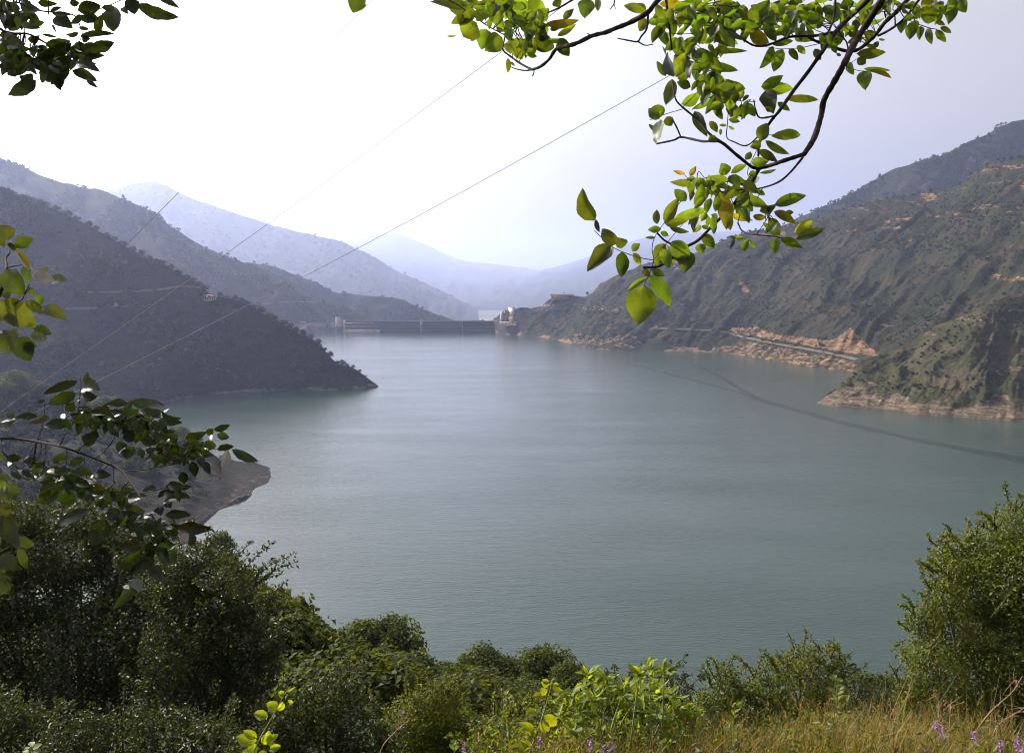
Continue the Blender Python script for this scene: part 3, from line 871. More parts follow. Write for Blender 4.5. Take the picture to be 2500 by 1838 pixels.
for k_, (cx, lb) in enumerate(((1255, "leftmost"), (1297, "second from left"), (1354, "third from left"), (1409, "rightmost"))):
    c = at_y(1100 + cx / 5.6175, 680 + (372 if k_ < 3 else 377) / 5.6175, 2030)
    g = hit(E, 1100 + cx / 5.6175, 680 + 378 / 5.6175)
    if g is not None: c = g + np.array([0, -1.0, 1.0])
    a = Acc(); box(a, c, (2.6, 2.0, 2.0), 0.2); box(a, c + np.array([0, 0, 1.3]), (3.0, 2.4, 0.5), 0.2)
    o = a.build("marker_post" if False else "white_hut", M_white)
    tag(o, lb + " of the four tiny white huts on the bank below the brick house", "hut", "white huts below the brick house")

# ---- shelter and hut on the left hill
def shelter():
    c = hit(A, 515, 731)
    t = empty("open_shelter", tuple(c), "white open shelter with an arched orange roof on the wooded hill", "shelter")
    k = c[1] / F
    L = 34 * k
    n_ = 12
    V = []
    for q in range(n_ + 1):
        u = q / n_
        x = c[0] - L / 2 + L * u
        z = c[2] + 5.2 - 2.6 * max(0, u - 0.35) ** 1.6 * 1.6
        for dy in (-3.2, 0, 3.2):
            V.append((x, c[1] - 2 + dy, z + 0.9 * (1 - (dy / 3.2) ** 2)))
    Fc = [[i * 3 + j, i * 3 + j + 1, (i + 1) * 3 + j + 1, (i + 1) * 3 + j] for i in range(n_) for j in range(2)]
    part("roof", V, np.array(Fc), M_orange, t)
    for q in range(8):
        u = (q + 0.3) / 8; x = c[0] - L / 2 + L * u
        a = Acc(); box(a, (x, c[1] - 4.9, c[2] + 1.6 - u), (0.55, 0.4, 5.6 - u * 2.2)); a.build("post", M_white, t)
    a = Acc(); box(a, (c[0] - L * 0.05, c[1] - 5, c[2] - 1.2), (L * 0.8, 0.5, 0.8)); box(a, (c[0] - L * 0.3, c[1] - 4.3, c[2] + 3.5), (L * 0.35, 0.4, 1.8)); a.build("wall", M_white, t)
shelter()
c = hit(A, 288, 747)
t = empty("small_hut", tuple(c), "tiny white hut beside the road on the wooded hill", "hut")
a = Acc(); box(a, c + [0, -2, 1.6], (4.0, 3, 3.0)); a.build("wall", M_white, t)
a = Acc(); box(a, c + [0, -2, 3.35], (4.8, 3.8, 0.45)); a.build("roof", M_roof, t)

# ---- roads cut along the hillsides
def road(sf, pts, width, label, lift=0.35):
    P = []
    q = smooth_path([(a_, b_, 0) for a_, b_ in pts], 8)
    for a_, b_, _ in q:
        h = hit(sf, a_, b_)
        if h is not None: P.append(h)
    P = np.array(P)
    for _ in range(4): P[1:-1] = (P[:-2] + P[1:-1] * 2 + P[2:]) / 4
    T = unit(np.gradient(P, axis=0)); Sd = unit(np.stack([-T[:, 1], T[:, 0], 0 * T[:, 0]], -1))
    if Sd[len(Sd) // 2][1] > 0: Sd = -Sd           # towards the camera
    rows = [P - Sd * width * 0.5 + [0, 0, lift + 0.6], P + Sd * width * 0.5 + [0, 0, lift], P + Sd * (width * 0.5 + 1.2) + [0, 0, lift - 2.0]]
    V = np.stack(rows, 1).reshape(-1, 3)
    Fc = [[i * 3 + j, i * 3 + j + 1, (i + 1) * 3 + j + 1, (i + 1) * 3 + j] for i in range(len(P) - 1) for j in range(2)]
    o = link("road", make_mesh("road", V, np.array(Fc), M_road)); tag(o, label, None, None, 'structure')
road(E, [(1591, 801), (1655, 803), (1757, 808), (1806, 820), (1865, 832), (1914, 842), (1987, 854), (2036, 864), (2095, 877)], 6.0, "narrow road cut along the right hillside")
road(A, [(160, 753), (210, 752), (268, 750), (310, 746)], 2.5, "pale track on the wooded left hill")
road(A, [(200, 712), (280, 712), (380, 707), (440, 698), (490, 702)], 1.6, "upper track on the wooded left hill", 0.1)
road(B, [(640, 742), (700, 737), (760, 737), (800, 741), (850, 749)], 5.0, "bench track at the foot of the bluish hill")

# ==================================================================== TREES OF THE HILLS
M_leaf_far = leaf_mat("far_foliage", (0.024, 0.033, 0.010), (0.045, 0.062, 0.006), 0.8, 0.25, 0.08)
M_leaf_shrub = leaf_mat("shrub_foliage", (0.020, 0.029, 0.010), (0.03, 0.045, 0.005), 0.75, 0.22, 0.2)
M_leaf_mid = leaf_mat("wood_foliage", (0.036, 0.046, 0.010), (0.11, 0.135, 0.006), 0.65, 0.34, 0.12)
M_bark = solid_mat("bark", (0.06, 0.045, 0.035), 0.9, 0.35, 20.0, 0.01)

def crown_template(rng, nl, npl, leaf, tall=0.8, spread=0.62):
    """crown of unit radius, base at z=0: lumps carrying leaf clumps"""
    acc = Acc()
    u = rand_unit(rng, nl); u[:, 2] = np.abs(u[:, 2]) * 1.2 - 0.35
    c = unit(u) * spread * rng.uniform(0.55, 1.05, (nl, 1)); c[:, 2] = c[:, 2] * tall + tall * 0.85
    r = rng.uniform(0.28, 0.46, nl)
    leaf_cloud(acc, rng, c, r, npl, leaf, 0.75, jit=0.6, shell=0.6, squash=0.8, lo=0.5, hi=1.5)
    return np.concatenate(acc.V), np.concatenate(acc.F[3]), np.concatenate(acc.T)

rngT = np.random.RandomState(5)
T_SMALL = [crown_template(rngT, 6, 10, 0.42) for _ in range(5)]
T_TINY = [crown_template(rngT, 3, 6, 0.75) for _ in range(4)]
T_MED = [crown_template(rngT, 11, 34, 0.25) for _ in range(5)]

def scatter_on(sf, n, rng, mask=None, tmpl=T_SMALL, size=(3, 6), mat=M_leaf_far, name="forest", label=None, cat=None, sink=0.25):
    X, Y, Z = sf['X'], sf['Y'], sf['Z']
    iu = rng.uniform(0, X.shape[1] - 1.001, n * 3); iv = rng.uniform(0.0, 1, n * 3) * (X.shape[0] - 1.001)
    i0 = iv.astype(int); j0 = iu.astype(int); fi = iv - i0; fj = iu - j0
    def q(a): return (a[i0, j0] * (1 - fi) * (1 - fj) + a[i0 + 1, j0] * fi * (1 - fj) + a[i0, j0 + 1] * (1 - fi) * fj + a[i0 + 1, j0 + 1] * fi * fj)
    P = np.stack([q(X), q(Y), q(Z)], -1)
    dz = np.abs(X[i0, np.minimum(j0 + 1, X.shape[1] - 1)] - X[i0, j0]) * 1.0 + 1e-3
    area = np.linalg.norm(np.stack([X[i0 + 1, j0] - X[i0, j0], Y[i0 + 1, j0] - Y[i0, j0]], -1), axis=1) * np.linalg.norm(np.stack([X[i0, j0 + 1] - X[i0, j0], Y[i0, j0 + 1] - Y[i0, j0]], -1), axis=1)
    p = area / np.percentile(area, 95)
    px = proj(P)
    keep = (P[:, 2] > 2.5) & (px[:, 0] > -150) & (px[:, 0] < 2650)
    if mask is not None: p = p * mask(P, px)
    keep &= rng.uniform(size=len(P)) < p
    P = P[keep][:n]
    tone = np.clip(1 + fbm(P[:, 0] * 0.012, P[:, 1] * 0.012 + P[:, 2] * 0.01, 4, 12) * 0.9, 0.45, 1.9)
    acc = Acc()
    for k in range(len(P)):
        V, Fc, T = tmpl[k % len(tmpl)]
        s = rng.uniform(*size); a_ = rng.uniform(0, 6.28); ca, sa = math.cos(a_), math.sin(a_)
        W = V * np.array([s, s, s * rng.uniform(0.8, 1.25)])
        W = np.stack([W[:, 0] * ca - W[:, 1] * sa, W[:, 0] * sa + W[:, 1] * ca, W[:, 2]], -1) + P[k] - [0, 0, s * sink]
        h = rng.uniform(0.7, 1.3) * tone[k]
        acc.add(W, Fc, T * h * np.array([rng.uniform(0.85, 1.2), 1, rng.uniform(0.8, 1.1)]))
    o = acc.build(name, mat)
    tag(o, label, cat, None, 'stuff')
    return P

rs = np.random.RandomState(101)
dens = lambda f, t, sd: (lambda P, px: np.clip(0.55 + (fbm(P[:, 0] * f, P[:, 1] * f, 4, sd) - t) * 2.5, 0.04, 1))
def maskA(P, px):
    strip = 1 - 0.85 * (np.exp(-((px[:, 1] - 722 - (px[:, 0] - 500) * 0.02) / 9) ** 2) * (px[:, 0] > 120))
    low = np.clip((P[:, 2] - 9) / 8, 0, 1)
    bare = np.clip(1.2 - 0.6 * ((px[:, 1] > 690) & (px[:, 1] < 745) & (px[:, 0] > 150) & (px[:, 0] < 500)), 0, 1)
    hill_ = np.clip(0.55 + fbm(P[:, 0] * 0.014, P[:, 1] * 0.014, 4, 77) * 2.2, 0.05, 1)
    return strip * low * bare * hill_
scatter_on(A, 6500, rs, maskA, T_SMALL, (2.4, 7.0), M_leaf_far, "forest", "dense dark woodland covering the left hill", "woodland")
scatter_on(B, 5200, rs, dens(0.006, 0.0, 5), T_TINY, (4.5, 9), M_leaf_far, "forest", "hazy woodland covering the bluish hill", "woodland")
scatter_on(C2, 1400, rs, dens(0.01, 0.0, 6), T_TINY, (4, 9), M_leaf_far, "forest", "hazy woodland on the knoll behind the dam", "woodland")
scatter_on(CC, 2600, rs, dens(0.002, -0.3, 7), T_TINY, (10, 17), M_leaf_far, "forest", "pale woodland on the far ridge beyond the dam", "woodland")
scatter_on(FR, 3500, rs, dens(0.004, -0.2, 8), T_TINY, (6, 12), M_leaf_far, "forest", "bluish woodland on the ridge behind the right hillside", "woodland")
scatter_on(Nn, 1500, rs, lambda P, px: np.clip((P[:, 2] - 8) / 8, 0, 1) * np.clip((575 - px[:, 0]) / 120, 0.10, 1) * (px[:, 0] < 655), T_MED, (2.6, 4.6), M_leaf_far, "forest", "woodland covering the low left bluff", "woodland")
scatter_on(Nn, 1100, rs, lambda P, px: (P[:, 2] > 4) * (px[:, 0] > 330) * (px[:, 0] < 655) * np.clip(0.6 + fbm(P[:, 0] * 0.05, P[:, 1] * 0.05, 3, 9) * 1.5, 0.02, 1), T_TINY, (0.7, 1.7), M_leaf_far, "scrub", "sparse low scrub on the bare tip of the left bluff", "scrub")
def maskE(P, px):
    up = fbm(P[:, 0] * 0.012, P[:, 2] * 0.02, 4, 44)
    ridge = np.clip((P[:, 2] - 150) / 60, 0, 1) * 0.3
    return np.clip(0.34 + up * 1.1 + ridge, 0.05, 1) * (P[:, 2] > 9)
scatter_on(E, 8500, rs, maskE, T_TINY, (1.1, 3.2), M_leaf_shrub, "scrub", "low scattered scrub dotting the steep right hillside", "scrub")
def maskG(P, px):
    up = fbm(P[:, 0] * 0.03, P[:, 2] * 0.05, 4, 45)
    return np.clip(0.3 + up * 1.2, 0.03, 1) * (P[:, 2] > 13)
scatter_on(G, 1300, rs, maskG, T_TINY, (0.7, 1.8), M_leaf_shrub, "scrub", "small scrub between the bigger bushes of the right spur", "scrub")

ORD = ['first', 'second', 'third', 'fourth', 'fifth', 'sixth', 'seventh', 'eighth', 'ninth', 'tenth', 'eleventh', 'twelfth', 'thirteenth', 'fourteenth', 'fifteenth', 'sixteenth', 'seventeenth', 'eighteenth', 'nineteenth', 'twentieth']
def ordinal(k):
    if k < 20: return ORD[k]
    t = ['twenty', 'thirty', 'forty', 'fifty', 'sixty'][(k + 1) // 10 - 2]; u = (k + 1) % 10
    return (t[:-1] + 'ieth') if u == 0 else t + '-' + ORD[u - 1]
def row_labels(objs, bands, fmt):
    """objs: list of (object, key, across). Each band (upper limit of key, wording) is counted from the left."""
    lo = -1e9
    for hi_, wd in bands:
        row = sorted([o for o in objs if lo <= o[1] < hi_], key=lambda o: o[2])
        for k, (o, _, _) in enumerate(row): o['label'] = fmt.format(ordinal(k), wd)
        lo = hi_

# individually placed trees: shared crown and trunk meshes
def tree_meshes(name, rng, nl, npl, leaf, mat, n_var, trunk=0.9):
    out = []
    for _ in range(n_var):
        V, Fc, T = crown_template(rng, nl, npl, leaf)
        V = V + [0, 0, trunk * 0.45]
        cm = make_mesh("crown", V, Fc, mat, tint=T)
        a = Acc()
        tube(a, [(0, 0, -0.35), (rng.uniform(-.05, .05), rng.uniform(-.05, .05), trunk * 0.5), (rng.uniform(-.1, .1), rng.uniform(-.1, .1), trunk + 0.3)], 0.075, 0.035, 6, 0.1, n_per=3)
        for q in range(5):
            az = rng.uniform(0, 6.28); z0 = trunk * rng.uniform(0.4, 0.9); ln = rng.uniform(0.45, 0.8)
            tube(a, [(0, 0, z0), (math.cos(az) * ln * 0.5, math.sin(az) * ln * 0.5, z0 + 0.22), (math.cos(az) * ln, math.sin(az) * ln, z0 + 0.6)], 0.035, 0.012, 5, 0.1, n_per=3)
        out.append((cm, a.mesh("trunk", M_bark, True)))
    return out
LAST = [None]
def plant(kind, pos, s, hz, meshes, k, label, cat, group, rng):
    t = empty(kind, tuple(pos), label, cat, group)
    t.rotation_euler = (0, 0, rng.uniform(0, 6.28)); t.scale = (s, s, s * hz)
    link("crown", meshes[k][0], t); link("trunk", meshes[k][1], t)
    LAST[0] = t
    return t
TM_FAR = tree_meshes("far", rngT, 12, 26, 0.26, M_leaf_far, 4)
TM_SHRUB = tree_meshes("shrub", rngT, 8, 22, 0.32, M_leaf_shrub, 4, trunk=0.15)
# trees standing along the skyline of the left wooded hill
rid = [(917, 938, 0.9), (893, 918, 2.3), (879, 905, 3.2), (862, 893, 4.2), (848, 884, 3.2), (836, 880, 4.2), (822, 872, 3.6), (806, 862, 4.6), (792, 850, 4.3), (776, 836, 4.8), (760, 827, 4.2), (742, 818, 4.6), (724, 806, 5), (706, 795, 4.4), (690, 786, 4.8), (672, 776, 4.4), (655, 765, 4.6), (640, 757, 5), (622, 748, 4.4), (604, 740, 4.7), (590, 734, 3.6), (575, 728, 4.2), (556, 722, 3.4), (500, 700, 4.8), (487, 690, 4.6), (470, 680, 4.6), (455, 668, 4.2), (438, 658, 5), (420, 649, 4.4), (400, 637, 4.8), (384, 628, 4.4), (365, 622, 4.2), (345, 615, 4.6), (322, 606, 5.0), (300, 596, 5.2), (280, 588, 4.5), (258, 578, 4.8), (238, 568, 4.2), (215, 554, 4.6), (190, 541, 4.8), (165, 526, 5.2), (140, 516, 4.5), (110, 505, 4.8), (80, 493, 4.4), (50, 480, 4.6), (25, 470, 5.0), (4, 460, 4.5)]
xr_ = A['X'][-1]; yr_ = A['Y'][-1]; zr_ = A['Z'][-1]
pr_ = proj(np.stack([xr_, yr_, zr_], -1))
for k, (px, py, s) in enumerate(rid):
    q = int(np.argmin(np.abs(pr_[:, 0] - px)))
    pos = np.array([xr_[q], yr_[q], zr_[q] - s * (0.45 if k < 4 else 0.95)])
    if k == 2: lb, gp = "lone dark tree with a rounded crown nearest the point of the left hill", None
    elif k == 3: lb, gp = "dark tree just above the lone tree at the left hill's point", None
    else: lb, gp = "dark round tree on the skyline of the left wooded hill", "trees along the skyline of the left hill"
    if gp: lb = ordinal(k if k < 2 else k - 2) + " dark tree up the left hill's skyline from the lone one at its point"
    plant("shore_tree" if gp is None else "hill_tree", pos, s * (0.95 if k < 4 else 1.3), rs.uniform(0.75, 1.1), TM_FAR, k % 4, lb, "tree", gp, rs)
# bushes on the right spur and the hillside: traced ones first
sp = [(1320, 800), (1340, 790), (1365, 800), (1375, 770), (1395, 760), (1420, 775), (1440, 780), (1400, 745), (1450, 735), (1345, 775), (1385, 800), (1560, 820), (1600, 800), (1615, 810), (1635, 755), (1650, 760), (1570, 790), (1700, 800), (1730, 800), (1745, 815), (1690, 745), (1715, 745), (1760, 740), (1790, 740), (1830, 710), (1805, 725), (1860, 660), (1840, 665), (1730, 660), (1735, 640), (1690, 690), (1720, 690), (1800, 620), (1770, 580), (1830, 580), (1850, 570), (1900, 560), (1880, 590), (1920, 640), (1900, 650), (1890, 605), (1840, 640), (1750, 600), (1620, 660), (1640, 650), (1600, 670), (1660, 640), (1690, 620), (1985, 815), (2010, 810), (1990, 770), (2060, 840), (2080, 850), (2110, 870), (2030, 800), (1940, 480), (1970, 500), (2000, 470), (1930, 520), (2050, 440), (1990, 540), (1960, 560), (2020, 520), (2080, 400), (2050, 480), (1870, 530), (1900, 510), (1840, 820), (2230, 840), (2080, 760), (1860, 760), (1550, 690), (1490, 690), (1530, 660), (1780, 810), (1720, 815), (1590, 815), (1480, 740), (1510, 720), (1560, 640), (1950, 430), (1985, 410)]
nb_ = 0; SPUR = []; EBUSH = []
for (cx, cy) in sp:
    px, py = 1400 + cx / 2.043, 550 + cy / 2.043
    h = hit(G, px, py)
    if h is None or h[2] < 3: continue
    plant("bush", h - [0, 0, 0.5], rs.uniform(1.7, 3.0), rs.uniform(0.75, 1.1), TM_SHRUB, nb_ % 4, "rounded dark green bush on the dry spur at right", "bush", "bushes on the right spur", rs); nb_ += 1
    SPUR.append((LAST[0], h[2], px))
eb = [(60, 335, 1), (20, 350, .8)]
for q in range(95):
    for _ in range(30):
        px, py = rs.uniform(1480, 2490), rs.uniform(560, 850)
        h = hit(E, px, py)
        if h is None or h[2] < 14: continue
        if hit(G, px, py) is not None: continue
        if fbm(np.array([h[0] * 0.02]), np.array([h[2] * 0.03]), 3, 9)[0] < rs.uniform(-0.3, 0.5): continue
        break
    plant("bush", h - [0, 0, 0.6], rs.uniform(2.0, 4.2), rs.uniform(0.7, 1.1), TM_SHRUB, q % 4, "dark bush on the steep gullied hillside across the lake", "bush", "bushes on the right hillside", rs); EBUSH.append((LAST[0], h[2], px))
row_labels(SPUR, [(17, 'lowest row, just above the pale rocks'), (32, 'second row up'), (48, 'third row up'), (70, 'fourth row up'), (999, 'top row under the spur crest')], '{0} bush from the left on the right spur, {1}')
row_labels(EBUSH, [(35, 'lowest row near the shore rocks'), (65, 'second row up'), (100, 'third row up'), (140, 'fourth row up'), (999, 'top row near the skyline')], '{0} bush from the left on the gullied hillside, {1}')
# skyline trees on the plateau and the right ridge
for k, (px, py, s, hz, lb) in enumerate([(1434, 712, 4.2, 1.7, "small upright tree standing alone right of the brick house"), (1409, 722, 4.0, 0.8, "low round bush right beside the brick house"), (1178, 780, 4.0, 0.9, "dark round bush on the dam crest near its right end"),
        (1421, 724, 3.0, 0.7, "small low bush between the brick house and the upright tree")]):
    Yq = 2030 if px > 1300 else 2085
    gnd = at_y(px, py + (12 if k == 0 else 6), Yq)
    plant("ridge_tree" if k == 0 else "bush", gnd, s, hz, TM_FAR, k, lb, "tree" if k == 0 else "bush", None, rs)
xr_ = E['X'][-1]; yr_ = E['Y'][-1]; zr_ = E['Z'][-1]; pr_ = proj(np.stack([xr_, yr_, zr_], -1))
for k, px in enumerate(list(range(1710, 1960, 17)) + list(range(1975, 2300, 21)) + [2345, 2370, 2392, 2410, 2436, 2452, 2470, 2489]):
    q = int(np.argmin(np.abs(pr_[:, 0] - px)))
    lb, gp = "small dark tree on the skyline of the right hillside", "trees along the skyline of the right hillside"
    lb = ordinal(k) + " small tree from the left on the right hillside's skyline"
    plant("hill_tree", (xr_[q], yr_[q], zr_[q] - 2.2), rs.uniform(2.8, 5.4), rs.uniform(0.8, 1.2), TM_FAR, k % 4, lb, "tree", gp, rs)
# ==================================================================== WOODED SLOPE BELOW THE VIEWPOINT
M_leaf_gloss = leaf_mat("glossy_bush_leaf", (0.027, 0.036, 0.012), (0.075, 0.095, 0.007), 0.46, 0.32, 0.34)
M_leaf_olive = leaf_mat("olive_bush_leaf", (0.044, 0.058, 0.008), (0.175, 0.205, 0.005), 0.46, 0.40, 0.3)
M_leaf_bright = leaf_mat("bright_leaf", (0.12, 0.165, 0.016), (0.42, 0.48, 0.010), 0.5, 0.45, 0.3, veins=True)
M_twig = solid_mat("twig", (0.085, 0.06, 0.045), 0.85, 0.3, 30.0, 0.003)
M_stem_g = solid_mat("green_stem", (0.22, 0.24, 0.10), 0.6, 0.2, 30.0)
rs = np.random.RandomState(202)
TM_MID = tree_meshes("mid", np.random.RandomState(9), 30, 230, 0.085, M_leaf_mid, 5, trunk=0.8)
ZMAX = [float(np.percentile([v.co[2] for v in c.vertices], 97)) for c, _ in TM_MID]
SIL = np.array([(-200, 1180), (0, 1190), (450, 1290), (500, 1330), (560, 1345), (620, 1415), (700, 1480), (740, 1535), (830, 1575), (1000, 1630), (1060, 1640), (1250, 1640), (1400, 1665), (1700, 1700), (2200, 1700), (2700, 1700)], float)

WT = [None]
def wood_tree(px, py, Y, wpx, label, group=None, k=None, asp=None):
    top = at_y(px, py, Y)
    R = wpx / 2 / F * Y * 1.08
    g = float(ground_z(top[0], Y))
    k = rs.randint(5) if k is None else k
    hgt = top[2] - g
    hz = np.clip(hgt / (R * ZMAX[k]), 0.62 if asp is None else asp, 1.9)
    t = empty("tree", (top[0], Y, top[2] - R * hz * ZMAX[k]), label, "tree", group)
    t.rotation_euler = (0, 0, rs.uniform(0, 6.28)); t.scale = (R, R, R * hz)
    link("crown", TM_MID[k][0], t); link("trunk", TM_MID[k][1], t)
    WT[0] = t
    return t

WOOD = []; COVE = []
traced = [
 (925, 1522, 92, 205, "broad open-crowned tree standing tallest against the lake"),
 (965, 1612, 66, 190, "dark round tree directly below the tallest tree by the lake"),
 (1190, 1600, 80, 160, "dark dome-shaped tree, left one of the pair right of centre"),
 (1325, 1592, 86, 135, "dark tree with a flat ragged top, right one of the pair"),
 (1078, 1632, 95, 110, "low light green tree in the gap left of the dark dome-shaped tree"),
 (1400, 1632, 60, 120, "light green tree just right of the dark pair"),
 (535, 1310, 150, 78, "small dark round tree at the lake edge behind the left bush"),
 (590, 1385, 145, 100, "grey-green tree below the small dark round one at left"),
 (655, 1440, 130, 110, "tall leaning tree on the wooded edge above the water"),
 (712, 1478, 120, 110, "narrow spiky tree on the wooded edge, second above the water"),
 (765, 1520, 110, 100, "spiky dark tree where the wooded edge meets the broad open-crowned tree"),
 (820, 1560, 100, 90, "small tree tucked left of the broad open-crowned tree"),
 (740, 1612, 70, 200, "pale green feathery tree left of the dark round tree"),
 (850, 1600, 78, 110, "light green tree between the feathery and dark round trees"),
 (680, 1540, 95, 140, "mid green tree on the slope right of the left bush"),
 (620, 1480, 110, 120, "dark tree half hidden behind the left bush"),
 (1040, 1590 + 40, 70, 90, "small tree in the shade right of the dark round tree"),
 (2150, 1672, 30, 170, "dim tree in the gap left of the big right bush"),
]
for q, (px, py, Y, wd, lb) in enumerate(traced):
    wood_tree(px, py, Y, wd * 1.15, lb, None, q % 5)
n_ = 0
tries = 0
while n_ < 95 and tries < 4000:
    tries += 1
    x = rs.uniform(-150, 70); y = rs.uniform(26, 205)
    if y > shore_y(x) - 4: continue
    g = float(ground_z(x, y)); R = rs.uniform(2.6, 4.4)
    p = proj(np.array([[x, y, g + R * 1.5]]))[0]
    if p[0] < 380 or p[0] > 2250: continue
    lim = np.interp(p[0], SIL[:, 0], SIL[:, 1]) + 38
    if p[1] < lim:
        p[1] = lim + rs.uniform(0, 14)
    wood_tree(p[0], p[1], y, 2 * R * F / y, "round-crowned tree in the crowded wood on the slope below the viewpoint", "trees of the wood below the viewpoint"); WOOD.append((WT[0], y, p[0])); n_ += 1
n_ = 0
while n_ < 42:
    x = rs.uniform(-22, 3); y = rs.uniform(17, 60)
    g = float(ground_z(x, y)); R = rs.uniform(1.5, 2.6)
    p = proj(np.array([[x, y, g + R * 1.6]]))[0]
    if p[0] < 480 or p[0] > 1500: continue
    lim = np.interp(p[0], SIL[:, 0], SIL[:, 1]) + 55
    if p[1] < lim: p[1] = lim + rs.uniform(0, 30)
    wood_tree(p[0], p[1], y, 2 * R * F / y, "round-crowned tree in the crowded wood on the slope below the viewpoint", "trees of the wood below the viewpoint"); WOOD.append((WT[0], y, p[0])); n_ += 1
# cove woods in front of the bluff, far left
for q in range(45):
    x = rs.uniform(-260, -120); y = rs.uniform(200, 400)
    if y > shore_y(x) - 6: continue
    g = float(ground_z(x, y)); R = rs.uniform(3, 4.5)
    p = proj(np.array([[x, y, g + R * 1.7]]))[0]
    if p[1] < 1180: p[1] = 1180 + rs.uniform(0, 60)
    wood_tree(p[0], p[1], y, 2 * R * F / y, "tree in the wooded cove behind the left bush", "trees of the wooded cove"); COVE.append((WT[0], y, p[0]))
row_labels(WOOD, [(28, 'nearest row'), (40, 'second row'), (60, 'third row'), (90, 'fourth row'), (125, 'fifth row'), (160, 'sixth row'), (999, 'last row by the water')], '{0} tree from the left in the wood below, {1}')
row_labels(COVE, [(260, 'near side of the cove'), (320, 'middle of the cove'), (999, 'far side of the cove')], '{0} tree from the left behind the left bush, {1}')
# crowns rising over the low left bluff
for q, (px, py, Y, wd, lb) in enumerate([(38, 898, 590, 95, "large tree crown rising highest over the left bluff"), (95, 925, 590, 60, "small crown just right of the highest one on the bluff"), (255, 962, 585, 80, "rounded tree showing above the thorny branch"), (140, 945, 585, 70, "tree between the highest crown and the rounded one on the bluff"),
      (436, 1035, 575, 60, "tree on the bluff skyline, behind the thorny branch"), (470, 1052, 570, 50, "last big tree before the bare tip of the bluff"), (350, 1010, 578, 60, "tree on the bluff hidden between twigs of the thorny branch"), (545, 1112, 560, 26, "tiny bush nearest the bare tip of the bluff"), (190, 960, 585, 60, "low tree on the bluff left of the rounded tree"), (15, 920, 570, 70, "tree at the frame's left edge on the bluff")]):
    top = at_y(px, py, Y); R = wd / 2 / F * Y
    pos = drop(Nn, top[0], Y)
    if pos is None: continue
    hz = np.clip((top[2] - pos[2]) / (R * 1.9), 0.5, 1.6)
    t = empty("tree", tuple(pos), lb, "tree"); t.rotation_euler = (0, 0, rs.uniform(0, 6)); t.scale = (R, R, R * hz)
    link("crown", TM_FAR[q % 4][0] if wd < 40 else TM_MID[q % 5][0], t); link("trunk", TM_FAR[q % 4][1], t)

